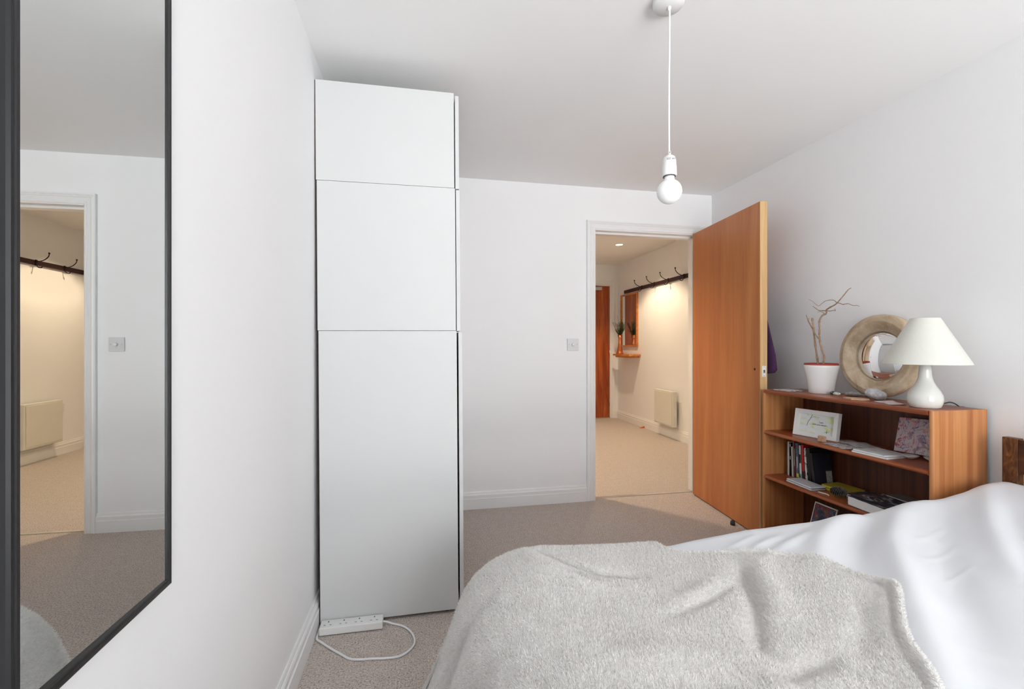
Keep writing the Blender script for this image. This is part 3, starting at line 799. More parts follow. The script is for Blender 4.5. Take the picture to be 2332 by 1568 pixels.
for body, a, b, s_ in (('I am', 0.135, 0.083, 0.013), ('with you always...', 0.132, 0.070, 0.0115)):
    text('lettering', body, s_, M['twig_ink'], pf, Matrix.Translation(fpt(a, b, 0.0150)) @ Rm)
obj('painted_cross', MB().obox(fpt(0.166, 0.030, 0.0148), u * 0.002, upv * 0.016, dep * 0.0006).obox(fpt(0.158, 0.036, 0.0148), u * 0.018, upv * 0.002, dep * 0.0006), M['twig_ink'], pf)
cb_ = onZ(1874, 1005, Z1)
tag(obj('cork_block', MB().box(cb_.x - 0.016, cb_.x + 0.004, cb_.y - 0.016, cb_.y + 0.016, Z1 + 0.0005, Z1 + 0.028), M['pale_wood'], bevel=0.0015), 'small square light wood block before the white picture frame', 'block')
tag(obj('wood_tile', MB().box(2.150, 2.158, 2.10, 2.150, Z1 + 0.0005, Z1 + 0.065), M['teak'], bevel=0.001), 'little brown wooden tile standing behind the white picture frame', 'tile')

ph1 = print_mat('photo_print_a', [(0.3, rgb(96, 84, 96)), (0.45, rgb(186, 182, 186)), (0.55, rgb(226, 226, 228)), (0.7, rgb(150, 130, 90))], 22)
ph2 = print_mat('photo_print_b', [(0.3, rgb(170, 150, 140)), (0.45, rgb(206, 208, 208)), (0.6, rgb(230, 230, 230)), (0.75, rgb(120, 126, 130))], 18)
M['mag'] = print_mat('magazine_cover', [(0.28, rgb(60, 64, 70)), (0.36, rgb(196, 200, 202)), (0.5, rgb(222, 224, 224)), (0.9, rgb(230, 230, 230))], 9)
sheet('photograph', [(1.945, 1.895), (1.925, 1.775), (2.010, 1.755), (2.030, 1.880)], Z1 + 0.0006, 0.0016, ph1, 'glossy photo print lying at the front edge of the middle shelf', 'photograph', 'loose prints on the middle shelf')
sheet('photograph', [(2.06, 1.945), (2.045, 1.865), (2.125, 1.850), (2.14, 1.93)], Z1 + 0.0006, 0.0014, ph2, 'pale print at the back of the middle shelf, nearest the white frame', 'photograph', 'loose prints on the middle shelf')
sheet('photograph', [(2.035, 1.855), (1.995, 1.760), (2.085, 1.730), (2.125, 1.830)], Z1 + 0.0050, 0.0014, ph2, 'white print lying across the two other loose prints', 'photograph', 'loose prints on the middle shelf', sag=0.004)
def leafy_mag(name, cs_, z, th, label, mat):
    t_ = thing(name, label, 'magazine', (cs_[0][0], cs_[0][1], z), 'magazines on the middle shelf')
    a, b, c_, d = [Vector((p[0], p[1], 0)) for p in cs_]
    ce = (a + b + c_ + d) / 4
    ins = [ce + (p - ce) * 0.985 for p in (a, b, c_, d)]
    obj('pages', MB().prism([(p.x, p.y) for p in ins], 'z', z + 0.0006, z + th - 0.0006), M['paper'], t_)
    obj('cover', MB().prism([(p.x, p.y) for p in (a, b, c_, d)], 'z', z + th - 0.0006, z + th).prism([(p.x, p.y) for p in (a, b, c_, d)], 'z', z, z + 0.0006), mat, t_)
leafy_mag('magazine', [(1.915, 1.720), (1.928, 1.570), (2.060, 1.575), (2.060, 1.735)], Z1 + 0.0004, 0.007, 'lower magazine of the small stack before the painted canvas', M['mag'])
leafy_mag('magazine', [(1.925, 1.722), (1.932, 1.585), (2.050, 1.570), (2.056, 1.715)], Z1 + 0.0078, 0.006, 'upper grey and white magazine of the small stack', M['mag'])

# painted canvas leaning on the back panel
def canvas_mat():
    m, nt, bs = new_mat('scribbled_canvas')
    n_ = node(nt, 'ShaderNodeTexNoise', Scale=13.0, Detail=2.0, Distortion=3.0)
    nt.links.new(coords(nt), n_.inputs['Vector'])
    c1 = ramp(nt, n_.outputs['Fac'], [(0.34, rgb(196, 110, 116)), (0.43, rgb(222, 186, 188)), (0.48, rgb(206, 200, 200)), (0.52, rgb(204, 204, 206)), (0.57, rgb(226, 176, 186)), (0.64, rgb(150, 150, 170)), (0.70, rgb(196, 140, 112))])
    w_ = node(nt, 'ShaderNodeTexNoise', Scale=11.0, Detail=1.0, Distortion=3.5)
    nt.links.new(coords(nt, (1, 1.4, 1)), w_.inputs['Vector'])
    mk = ramp(nt, w_.outputs['Fac'], [(0.47, (0, 0, 0, 1)), (0.50, (1, 1, 1, 1)), (0.53, (0, 0, 0, 1))])
    mx = nt.nodes.new('ShaderNodeMix'); mx.data_type = 'RGBA'
    nt.links.new(mk, mx.inputs[0]); nt.links.new(c1, mx.inputs[6]); mx.inputs[7].default_value = rgb(96, 84, 132)
    nt.links.new(mx.outputs[2], bs.inputs['Base Color'])
    bs.inputs['Roughness'].default_value = 0.8
    return m
cz = Z1 + 0.012
co = onX(2035, 1022, 2.095); ctop = onX(2048, 950, 2.135); cu_ = Vector((0.012, -1, -0.0)).normalized()
cup = Vector((ctop.x - co.x, (ctop.y - co.y), ctop.z - co.z)).normalized()
co.z = Z1 + 0.008
cnv = thing('painted_canvas', 'square scribbled pink and blue canvas leaning inside the right end of the shelf', 'painting', co)
tl = Matrix.Rotation(math.radians(-3), 3, 'X')
cu_ = tl @ cu_
cd_ = Vector((0.010, 0, 0))
obj('canvas', MB().obox(co, cu_ * 0.175, cup * 0.155, (0.012, 0, 0)), canvas_mat(), cnv, bevel=0.001)

def dish(x, y, z, r, label):
    return tag(obj('dish', MB().lathe([(0, z), (r * 0.35, z), (r * 0.7, z + 0.006), (r, z + 0.014), (r * 0.98, z + 0.0152), (r * 0.66, z + 0.008), (r * 0.3, z + 0.0025), (0, z + 0.002)], (x, y, 0), 36), M['ceramic']), label, 'dish', 'little dishes on the middle shelf')
dish(2.045, 1.566, Z1 + 0.0005, 0.030, 'little white dish nearer the front below the canvas')
dish(2.088, 1.510, Z1 + 0.0005, 0.030, 'second little dish, half under the painted canvas')

# ---- lower visible shelf: books
Z2 = SH[1]
def book(y, th, h, dpth, col1, label, lean=0.0, x=1.950, mat=None, extra=None):
    """upright book, spine towards -X; y = lower left corner of its spine, lean in degrees towards +Y at the top"""
    t_ = thing('book', label, 'book', (x, y, Z2), 'books on the lower shelf')
    a = math.radians(lean)
    R = Matrix.Translation(Vector((x, y, Z2 + 0.0005 + (th * math.sin(abs(a)) if lean < 0 else 0)))) @ Matrix.Rotation(-a, 4, 'X')
    cv = mat or plain('book_cover', col1, 0.5, 0.04, 30)
    mb_ = MB().box(0, 0.0016, -th, 0, 0, h).box(0, dpth, -0.0016, 0, 0, h).box(0, dpth, -th, -th + 0.0016, 0, h).xf(R)
    obj('cover', mb_, cv, t_)
    obj('pages', MB().box(0.0016, dpth - 0.003, -th + 0.0016, -0.0016, 0.002, h - 0.002).xf(R), M['paper'], t_)
    if extra:
        for (nm, y0, y1, z0, z1, mt_) in extra:
            obj(nm, MB().box(-0.0004, 0.0, -th * y1, -th * y0, z0 * h, z1 * h).xf(R), mt_, t_)
    return t_
m_white = plain('white_cover', rgb(232, 232, 230), 0.5, 0.02)
m_black = plain('black_cover', rgb(20, 20, 23), 0.45, 0.1)
m_navy = plain('navy_cover', rgb(30, 29, 40), 0.5, 0.1)
m_red = plain('red_cover', rgb(206, 34, 30), 0.4, 0.05)
m_dred = plain('dark_red_cover', rgb(128, 24, 40), 0.45, 0.05)
m_pink = plain('pinkish_cover', rgb(206, 188, 182), 0.5, 0.05)
m_green = plain('green_label', rgb(96, 132, 104), 0.5, 0.1)
m_lime = plain('lime_label', rgb(208, 214, 96), 0.5, 0.1)
m_blue = print_mat('slate_blue_cover', [(0.3, rgb(58, 68, 88)), (0.5, rgb(96, 110, 128)), (0.7, rgb(128, 140, 154))], 60)
m_zebra = print_mat('black_white_cover', [(0.4, rgb(232, 232, 232)), (0.5, rgb(222, 222, 224)), (0.54, rgb(40, 40, 46)), (0.62, rgb(226, 226, 228))], 45, stretch=(1, 1, 0.5))
m_greybk = plain('lilac_grey_cover', rgb(196, 192, 202), 0.5, 0.03)
m_label = print_mat('paper_label', [(0.4, rgb(150, 148, 140)), (0.5, rgb(190, 188, 180)), (0.6, rgb(120, 118, 112))], 160)
ROW = [  # thickness, height, depth, cover, lean, marks on the spine, label
    (0.004, 0.196, 0.14, m_white, 0.3, [], 'thinnest pale booklet at the left end of the row'),
    (0.0135, 0.203, 0.15, m_white, 0.3, [], 'white spined book, first thick one from the left'),
    (0.0105, 0.198, 0.15, m_black, 0.4, [(0.25, 0.75, 0.88, 0.96, m_white), (0.3, 0.7, 0.50, 0.60, m_white)], 'black spined book between two white ones'),
    (0.0115, 0.178, 0.14, m_white, 1.6, [], 'shorter white book right of the black spined one'),
    (0.0060, 0.226, 0.16, m_pink, 1.6, [], 'thin tall pinkish book'),
    (0.0090, 0.226, 0.16, m_dred, 1.6, [(0.35, 0.65, 0.3, 0.75, m_pink)], 'tall dark red spined book'),
    (0.0230, 0.205, 0.15, m_blue, 1.9, [(0.2, 0.85, 0.04, 0.14, m_lime), (0.42, 0.58, 0.30, 0.62, m_white)], 'thick slate blue book with a yellow-green foot'),
    (0.0160, 0.197, 0.15, m_white, 2.4, [(0.15, 0.8, 0.48, 0.74, m_black), (0.1, 0.8, 0.02, 0.16, m_green)], 'white book with a black square on its spine'),
    (0.0160, 0.205, 0.15, m_red, 3.0, [(0.0, 1.0, 0.0, 0.26, m_navy)], 'bright red book with a dark foot'),
    (0.0150, 0.190, 0.14, m_zebra, 3.8, [], 'black and white patterned book right of the red one'),
    (0.0220, 0.196, 0.15, m_black, 5.0, [], 'thick plain black book'),
    (0.0200, 0.172, 0.115, m_navy, 8.0, [], 'black notebook with a paper label, last of the row')]
y = 2.223; last = 0.3
for th_, hh, dd, mt_, ln, marks, lb in ROW:
    y -= max(0.0, hh * (math.tan(math.radians(ln)) - math.tan(math.radians(last)))) + 0.0006
    nb = book(y, th_, hh * 0.94, min(dd, 0.128), None, lb, ln, x=2.030 if 'notebook' in lb else 2.036, mat=mt_, extra=[('spine_mark',) + m_ for m_ in marks])
    y_nb = y
    y -= th_ / math.cos(math.radians(ln)); last = ln
R_ = Matrix.Translation(Vector((2.030, y_nb, Z2 + 0.0005))) @ Matrix.Rotation(-math.radians(8), 4, 'X')
obj('label', MB().box(0.072, 0.108, -0.0206, -0.0200, 0.006, 0.066).xf(R_), m_label, nb, label='grey paper label')

def slab_book(name, c, yaw, lx, ly, z, h, cmat, pmat, label, cat='book', group=None, bev=0.001):
    t_ = thing(name, label, cat, (c[0], c[1], z), group)
    R = Matrix.Translation(Vector((c[0], c[1], z))) @ Matrix.Rotation(yaw, 4, 'Z')
    obj('pages', MB().box(-lx / 2 + 0.002, lx / 2 - 0.002, -ly / 2 + 0.0, ly / 2 - 0.003, 0.0018, h - 0.0018).xf(R), pmat, t_)
    obj('cover', MB().box(-lx / 2, lx / 2, -ly / 2, ly / 2, h - 0.0018, h).box(-lx / 2, lx / 2, -ly / 2, ly / 2, 0.0004, 0.0022).box(-lx / 2, lx / 2, ly / 2 - 0.002, ly / 2, 0.0004, h).xf(R), cmat, t_, bevel=bev)
    return t_
# silver case
m_case = plain('silver_case', rgb(204, 206, 210), 0.35, 0.02)
cs_t = thing('grey_case', 'flat rounded light grey case at the front of the lower shelf', 'case', (1.965, 2.055, Z2))
Rk = Matrix.Translation(Vector((1.965, 2.033, Z2))) @ Matrix.Rotation(math.radians(-3), 4, 'Z') @ Matrix.Diagonal((1.0, 0.88, 0.80, 1))
obj('lid', MB().box(-0.036, 0.050, -0.098, 0.092, 0.0125, 0.023).xf(Rk), m_case, cs_t, bevel=0.005, seg=4)
obj('tray', MB().box(-0.038, 0.050, -0.100, 0.092, 0.0006, 0.011).xf(Rk), m_case, cs_t, bevel=0.0045, seg=3)
obj('inner_edge', MB().box(-0.030, 0.046, -0.0985, 0.088, 0.009, 0.0145).xf(Rk), plain('dark_edge', rgb(96, 92, 100), 0.5), cs_t)
m_olive = plain('olive_cover', rgb(168, 152, 44), 0.5, 0.08)
m_olive2 = plain('olive_pages', rgb(200, 186, 70), 0.6, 0.05)
slab_book('book', (2.075, 1.908), math.radians(8), 0.110, 0.140, Z2 + 0.0005, 0.012, m_olive, m_olive2, 'lower olive yellow book lying behind the pine cone', group='olive books lying on the lower shelf')
slab_book('book', (2.078, 1.912), math.radians(5), 0.112, 0.140, Z2 + 0.0130, 0.011, m_olive, m_olive2, 'upper olive yellow book lying behind the pine cone', group='olive books lying on the lower shelf')
q = [Vector((1.945, 1.925, Z2 + 0.003)), Vector((1.955, 1.885, Z2 + 0.003)), Vector((1.948, 1.868, Z2 + 0.003))]
tag(obj('white_cable', MB().tube(smooth_path(q), 0.0026, 8), M['cord']), 'short white lead between the grey case and the pine cone', 'cable')

# pine cone
pc = thing('pine_cone', 'dark open pine cone resting beside the olive books', 'pine cone', (1.966, 1.836, Z2))
pcc = Vector((1.966, 1.836, Z2 + 0.0315)); axis = Vector((0.25, -1, 0.10)).normalized()
q4 = Vector((0, 0, 1)).rotation_difference(axis).to_matrix()
obj('core', MB().lathe([(0.0, -0.036), (0.013, -0.028), (0.019, -0.008), (0.016, 0.012), (0.008, 0.030), (0, 0.036)], pcc, 16, rot=q4), M['dark'], pc)
scale_mb = MB()
scale_mesh = None
k_ = 0
for i in range(84):
    t_ = i / 83; ang = i * 2.39996
    zz = -0.034 + 0.070 * t_
    rr = 0.0265 * math.sin(math.pi * (0.10 + 0.86 * t_) ** 0.8) ** 0.75 + 0.002
    d_ = Vector((math.cos(ang), math.sin(ang), 0.55)).normalized()
    side = Vector((-math.sin(ang), math.cos(ang), 0)); nn = d_.cross(side)
    p0 = Vector((0, 0, zz)); p1 = p0 + d_ * rr * 0.62; p2 = p0 + d_ * (rr + 0.001)
    w_ = 0.0058
    pts_ = [p0 - side * w_ * 0.3, p0 + side * w_ * 0.3, p1 + side * w_, p2 + side * w_ * 0.55, p2 - side * w_ * 0.55, p1 - side * w_]
    vs = [q4 @ p + pcc for p in pts_] + [q4 @ (p + nn * 0.0014) + pcc for p in pts_]
    fs = [(0, 1, 2, 5), (5, 2, 3, 4), (6, 11, 8, 7), (11, 10, 9, 8)] + [(a, (a + 1) % 6, 6 + (a + 1) % 6, 6 + a) for a in range(6)]
    obj('scale', MB().add(vs, fs), M['cone'], pc)

m_dark_mag = print_mat('dark_magazine', [(0.3, rgb(36, 34, 46)), (0.45, rgb(70, 62, 84)), (0.55, rgb(44, 42, 54)), (0.66, rgb(128, 112, 130))], 24)
m_dark_cov = print_mat('dark_photo_cover', [(0.34, rgb(26, 28, 36)), (0.46, rgb(48, 50, 58)), (0.53, rgb(170, 172, 178)), (0.56, rgb(44, 40, 46)), (0.68, rgb(120, 72, 66))], 14, stretch=(1, 0.6, 1))
slab_book('book', (2.085, 1.793), math.radians(1), 0.150, 0.084, Z2 + 0.0005, 0.022, m_dark_mag, M['paper'], 'dark mottled paperback lying behind the pine cone')
slab_book('book', (2.015, 1.612), math.radians(-3), 0.190, 0.270, Z2 + 0.0005, 0.042, m_dark_cov, M['paper'], 'thick book lying flat with white page block facing out and a dark photo cover')
slab_book('book', (2.130, 1.585), math.radians(-2), 0.080, 0.250, Z2 + 0.0430, 0.006, plain('grey_cover', rgb(132, 128, 124), 0.6, 0.05), M['paper'], 'thin grey booklet on the thick flat book')

# picture leaning on the bottom shelf
pcl = thing('small_picture', 'dark colourful picture with a white edge leaning on the bottom shelf', 'picture', (2.0, 1.95, SH[2]))
tpl = onX(1858, 1142, 2.045); tpr = onX(1909, 1164, 2.045)
o_ = Vector((1.985, tpl.y + 0.004, SH[2] + 0.001))
uu2 = Vector((0.0, -1, 0)); vv = Vector((2.045 - 1.985, 0, tpl.z - SH[2])).normalized()
pw_ = tpl.y - tpr.y; ph_ = (Vector((2.045, tpl.y, tpl.z)) - Vector((1.985, tpl.y, SH[2]))).length
obj('mount', MB().obox(o_, uu2 * pw_, vv * ph_, (0.006, 0, 0)), M['paper'], pcl)
m_pic = print_mat('bright_print', [(0.36, rgb(40, 36, 66)), (0.46, rgb(46, 50, 66)), (0.50, rgb(96, 104, 128)), (0.54, rgb(44, 48, 62)), (0.58, rgb(200, 40, 40)), (0.62, rgb(54, 58, 80)), (0.68, rgb(140, 160, 40))], 17)
obj('print', MB().obox(o_ + uu2 * 0.005 + vv * 0.005 + Vector((-0.0008, 0, 0)), uu2 * (pw_ - 0.010), vv * (ph_ - 0.010), (0.001, 0, 0)), m_pic, pcl)

# ------------------------------------------------------------------ hall furniture
# far door with its frame
hd = thing('door_2', 'reddish wooden front door at the far end of the hall', 'door', (2.46, YE, 0), kind='structure')
obj('leaf', MB().box(2.055, 2.878, YE + 0.010, YE + 0.054, 0.012, 2.065), M['hall_door'], hd, bevel=0.002)
fm = MB().box(2.884, 2.912, YE - 0.012, YE + 0.1, 0, 2.095).box(2.045, 2.884, YE - 0.012, YE + 0.1, 2.070, 2.095)
fm.box(2.912, 2.955, YE - 0.020, YE - 0.001, 0, 2.135).box(2.02, 2.912, YE - 0.020, YE - 0.001, 2.095, 2.135)
obj('frame', fm, M['trim'], hd, bevel=0.003)
obj('threshold', MB().box(2.05, 2.884, YE - 0.012, YE + 0.03, 0, 0.012), M['steel'], hd, bevel=0.002)
obj('door_closer', MB().box(2.58, 2.735, YE - 0.045, YE + 0.009, 1.995, 2.045), M['steel'], hd, bevel=0.004)
obj('lever_handle', MB().tube([(2.13, YE + 0.009, 1.02), (2.13, YE - 0.035, 1.02), (2.24, YE - 0.038, 1.02)], 0.009), M['steel'], hd)
obj('closer_arm', MB().tube([(2.66, YE - 0.03, 2.052), (2.60, YE - 0.09, 2.070), (2.5, YE - 0.02, 2.085)], 0.006), M['steel'], hd)
for z in (1.80, 1.02, 0.25):
    obj('hinge', MB().tube([(2.882, YE + 0.006, z - 0.05), (2.882, YE + 0.006, z + 0.05)], 0.006), M['steel'], hd)
structure('trim_4', MB().box(2.02, 2.045, YE - 0.02, YE + 0.1, 0, 2.135), M['trim'], 'left post of the far hall door frame', 'door casing')

# coat rack
cr = thing('coat_rack', 'long dark wooden coat rack with iron hooks on the hall wall', 'coat rack', (XH, 5.1, 1.92))
obj('rail', MB().box(XH - 0.022, XH - 0.001, 3.55, 6.40, 1.920, 1.968), M['rack'], cr, bevel=0.002)
for k in range(8):
    y = 5.83 - 0.345 * k
    if y < 3.6: break
    x = XH - 0.022
    hk_ = MB()
    hk_.box(x - 0.004, x, y - 0.012, y + 0.012, 1.915, 1.972)
    hk_.tube(smooth_path([(x - 0.002, y, 1.955), (x - 0.035, y, 1.958), (x - 0.075, y, 1.975), (x - 0.105, y, 2.005), (x - 0.112, y, 2.032)], 6), 0.0042, 8)
    hk_.lathe([(0, -0.009), (0.007, -0.006), (0.009, 0), (0.007, 0.006), (0, 0.009)], (x - 0.112, y, 2.038), 12)
    hk_.tube(smooth_path([(x - 0.002, y, 1.925), (x - 0.02, y, 1.898), (x - 0.045, y, 1.895), (x - 0.055, y, 1.915)], 6), 0.004, 8)
    obj('hook', hk_, M['iron'], cr)

# hall mirror with oak frame
hm = thing('hall_mirror', 'oak framed mirror on the hall wall above the small shelf', 'mirror', (XH, 6.23, 1.12))
mb = MB()
frame_ring(mb, 5.975, 6.520, 1.120, 1.905, 0.02, [(0, XH - 0.001), (0, XH - 0.026), (0.022, XH - 0.026), (0.022, XH - 0.001)])
obj('frame', mb, M['oak'], hm, bevel=0.001)
obj('glass', MB().box(XH - 0.012, XH - 0.004, 5.996, 6.499, 1.141, 1.884), M['mirror'], hm)
# small shelf
tag(obj('hall_shelf', MB().box(2.84, XH - 0.001, 5.90, 6.45, 0.985, 1.010).box(2.86, XH - 0.001, 5.95, 6.40, 0.962, 0.985), M['oak'], bevel=0.002), 'small oak wall shelf below the hall mirror', 'shelf')
# vase with foliage
vz = 1.0104
va = thing('vase', 'slender copper-toned vase of dark sprigs on the hall shelf', 'vase', (2.90, 6.33, vz))
obj('body', MB().lathe([(0, vz), (0.052, vz), (0.054, vz + 0.005), (0.040, vz + 0.06), (0.026, vz + 0.13), (0.021, vz + 0.18), (0.024, vz + 0.23), (0.034, vz + 0.285), (0.032, vz + 0.285), (0.02, vz + 0.20), (0, vz + 0.19)], (2.90, 6.33, 0), 32), M['copper'], va)
random.seed(5)
fl = MB()
for i in range(44):
    a = random.uniform(0, 2 * math.pi); sp = random.uniform(0.01, 0.12); h_ = random.uniform(0.10, 0.24) + (0.12 if i % 11 == 0 else 0)
    b0 = Vector((2.90, 6.33, vz + 0.24)); tip = b0 + Vector((min(sp * math.cos(a), 0.085), sp * math.sin(a), h_))
    md = (b0 + tip) / 2 + Vector((0, 0, 0.02))
    fl.tube(smooth_path([b0, md, tip], 4), 0.0012, 5)
    for j in range(26):
        t_ = 0.3 + 0.7 * j / 25
        p = b0.lerp(tip, t_)
        d_ = (Vector((random.uniform(-1, 1), random.uniform(-1, 1), random.uniform(0.2, 1)))).normalized() * random.uniform(0.012, 0.026)
        s2 = d_.cross(Vector((0, 0, 1)))
        if s2.length < 1e-4: continue
        s2 = s2.normalized() * 0.0036
        fl.add([p, p + d_ * 0.5 + s2, p + d_, p + d_ * 0.5 - s2], [(0, 1, 2), (0, 2, 3)])
obj('foliage', fl, M['leaf'], va, kind='stuff')

# panel heater
ht = thing('panel_heater', 'white electric panel heater low on the hall wall', 'heater', (2.955, 5.14, 0.15))
obj('casing', MB().box(2.928, 2.982, 4.915, 5.365, 0.155, 0.582), M['heater'], ht, bevel=0.006, seg=3)
obj('front_panel', MB().box(2.922, 2.928, 4.935, 5.345, 0.175, 0.565), M['heater'], ht, bevel=0.002)
obj('bracket', MB().box(2.982, XH - 0.001, 5.00, 5.03, 0.25, 0.50).box(2.982, XH - 0.001, 5.25, 5.28, 0.25, 0.50), M['steel'], ht)
cb2 = MB()
for k in range(5): cb2.box(2.945, 2.965, 4.912, 4.9155, 0.20 + k * 0.018, 0.208 + k * 0.018)
obj('control_slots', cb2, M['plastic_grey'], ht)
obj('wall_outlet', MB().box(XH - 0.012, XH - 0.001, 5.42, 5.50, 0.44, 0.53), M['plastic'], ht, bevel=0.002)

tag(obj('door_wedge', MB().prism([(2.925, 0.0005), (3.000, 0.0005), (3.000, 0.024)], 'y', 5.75, 5.785), M['oak']), 'little wooden wedge on the hall carpet near the skirting', 'door wedge')

# downlights in the hall
def downlight(x, y, label, power, angle, blend=0.55):
    t_ = thing('downlight', label, 'light', (x, y, ZH), 'recessed hall spots')
    obj('trim_ring', MB().lathe([(0.058, ZH - 0.0005), (0.056, ZH - 0.004), (0.046, ZH - 0.004), (0.044, ZH - 0.0008)], (x, y, 0), 40), M['plastic'], t_)
    obj('lens', MB().lathe([(0.0, ZH - 0.0022), (0.045, ZH - 0.0022), (0.045, ZH - 0.001), (0.0, ZH - 0.001)], (x, y, 0), 32), M['lamp_glow'], t_)
    spot('downlight_lamp', (x, y, ZH - 0.012), power, WARM, angle, blend, 0.03)
downlight(2.42, 5.30, 'glowing recessed spot in the hall ceiling', 150, 118, 0.4)
dl = thing('ceiling_lamp', 'round hall ceiling lamp, out of sight left of the doorway', 'lamp', (0.80, 3.75, ZH))
obj('base', MB().lathe([(0.11, ZH - 0.0005), (0.11, ZH - 0.02), (0.10, ZH - 0.022), (0, ZH - 0.022)], (0.80, 3.75, 0), 36), M['plastic'], dl)
obj('bulb', MB().lathe([(0.012, ZH - 0.022), (0.02, ZH - 0.05), (0.03, ZH - 0.075), (0.02, ZH - 0.10), (0, ZH - 0.106)], (0.80, 3.75, 0), 24), M['lamp_glow'], dl)
spot('ceiling_lamp_light', (0.80, 3.75, ZH - 0.12), 165, WARM, 140, 0.6, 0.05)

# ------------------------------------------------------------------ bed
bd = thing('bed', 'bed with a dark walnut headboard against the right wall', 'bed', (1.15, 0.55, 0))
BYn, BYf = -0.16, 1.300
for yy in (BYn, BYf - 0.045):
    obj('headboard_post', MB().box(2.120, 2.150, yy, yy + 0.045, 0.0, 0.794), M['walnut'], bd, bevel=0.002)
M['walnut_rail'] = wood('dark_walnut_rail', rgb(104, 64, 40), rgb(74, 42, 26), rgb(46, 26, 18), (30, 1.0, 30), 0.4, 0.4, (200, 4, 200))
obj('headboard_rail', MB().box(2.122, 2.146, BYn + 0.045, BYf - 0.045, 0.668, 0.790), M['walnut_rail'], bd, bevel=0.002)
obj('headboard_rail', MB().box(2.122, 2.146, BYn + 0.045, BYf - 0.045, 0.36, 0.46), M['walnut_rail'], bd, bevel=0.002)
for yy in (BYn, BYf - 0.03):
    obj('side_rail', MB().box(0.24, 2.120, yy, yy + 0.025, 0.17, 0.27), M['walnut_rail'], bd, bevel=0.002)
obj('foot_rail', MB().box(0.215, 0.24, BYn, BYf, 0.17, 0.27), M['walnut_rail'], bd, bevel=0.002)
for yy in (BYn + 0.02, BYf - 0.07):
    obj('leg', MB().box(0.25, 0.30, yy, yy + 0.05, 0, 0.17), M['walnut'], bd)
obj('slat_base', MB().box(0.24, 2.118, BYn + 0.026, BYf - 0.031, 0.19, 0.215), M['pale_wood'], bd)
tag(obj('mattress', MB().box(0.25, 2.112, BYn + 0.01, BYf - 0.01, 0.2155, 0.42), M['mattress'], bevel=0.03, seg=4), 'mattress hidden under the white duvet', 'mattress')

# ---- cloth height functions (numpy)
def interp(x, xp, fp): return np.interp(x, xp, fp)
def seg_ridge(X, Y, pts, amp, width):
    """a soft crease along a polyline"""
    best = np.full(X.shape, 1e9)
    taper = np.zeros(X.shape)
    n_ = len(pts) - 1
    for i in range(n_):
        ax, ay = pts[i]; bx, by = pts[i + 1]
        dx, dy = bx - ax, by - ay
        L2 = dx * dx + dy * dy
        t_ = np.clip(((X - ax) * dx + (Y - ay) * dy) / L2, 0, 1)
        d = np.hypot(X - ax - t_ * dx, Y - ay - t_ * dy)
        tt = (i + t_) / n_
        upd = d < best
        best = np.where(upd, d, best); taper = np.where(upd, tt, taper)
    return amp * np.exp(-(best / width) ** 2) * np.clip(np.sin(np.clip(taper, 0.02, 0.98) * np.pi) ** 0.5, 0.15, 1)
def world_line(px, z): return [(onZ(x, y, z).x, onZ(x, y, z).y) for x, y in px]

rng = np.random.default_rng(4)
def smooth_noise(X, Y, sc, seed):
    r = np.random.default_rng(seed); out = np.zeros(X.shape)
    for k in range(7):
        a = r.uniform(0, 2 * np.pi); f = sc * r.uniform(0.6, 1.6); ph = r.uniform(0, 6.28)
        out += np.sin((X * np.cos(a) + Y * np.sin(a)) * f + ph + 0.8 * np.sin(X * f * 0.4 + ph))
    return out / 7

DUV_R = [([(1955, 1158), (1905, 1185), (1871, 1217), (1865, 1290)], 0.020, 0.035),
         ([(2090, 1150), (2045, 1180), (2032, 1229), (2062, 1307), (2110, 1414), (2190, 1560)], 0.026, 0.040),
         ([(2247, 1125), (2253, 1199), (2283, 1259), (2330, 1330)], 0.018, 0.035),
         ([(1850, 1200), (1790, 1225), (1740, 1262)], 0.008, 0.016),
         ([(1780, 1205), (1725, 1225), (1690, 1250)], 0.007, 0.013),
         ([(1720, 1203), (1670, 1220), (1640, 1240)], 0.006, 0.013),
         ([(1985, 1170), (1960, 1215), (1950, 1290)], -0.014, 0.030),
         ([(2160, 1150), (2150, 1230), (2180, 1330), (2260, 1460)], -0.016, 0.045),
         ([(2300, 1180), (2320, 1240)], -0.008, 0.03),
         ([(2150, 1200), (2110, 1215), (2080, 1225)], 0.0022, 0.006),
         ([(2180, 1232), (2140, 1250), (2100, 1262)], 0.0022, 0.006),
         ([(2215, 1275), (2180, 1290), (2150, 1305)], 0.002, 0.006)]
DUV_R = [(world_line(p, 0.56), a, w_) for p, a, w_ in DUV_R]
BL_R = [([(1686, 1262), (1700, 1300), (1722, 1345), (1734, 1420), (1760, 1440)], -0.020, 0.022),
        ([(1700, 1285), (1640, 1320), (1590, 1345), (1520, 1372)], -0.012, 0.016),
        ([(1730, 1262), (1745, 1300), (1775, 1350), (1830, 1380)], 0.016, 0.028),
        ([(1640, 1290), (1600, 1318), (1540, 1345)], 0.010, 0.020),
        ([(1212, 1240), (1290, 1268), (1370, 1288), (1470, 1290)], -0.024, 0.016),
        ([(1190, 1245), (1240, 1275), (1310, 1305), (1420, 1325)], 0.014, 0.020),
        ([(1776, 1492), (1850, 1465), (1919, 1440)], -0.014, 0.020),
        ([(1730, 1488), (1800, 1520), (1870, 1560)], 0.014, 0.022),
        ([(1350, 1490), (1480, 1500), (1620, 1505), (1720, 1495)], -0.008, 0.030),
        ([(1380, 1450), (1500, 1440), (1640, 1440)], 0.008, 0.03),
        ([(1960, 1340), (1975, 1400), (1960, 1460)], -0.010, 0.025),
        ([(1255, 1470), (1190, 1520), (1140, 1567)], -0.010, 0.018)]
BL_R = [(world_line(p, 0.55), a, w_) for p, a, w_ in BL_R]
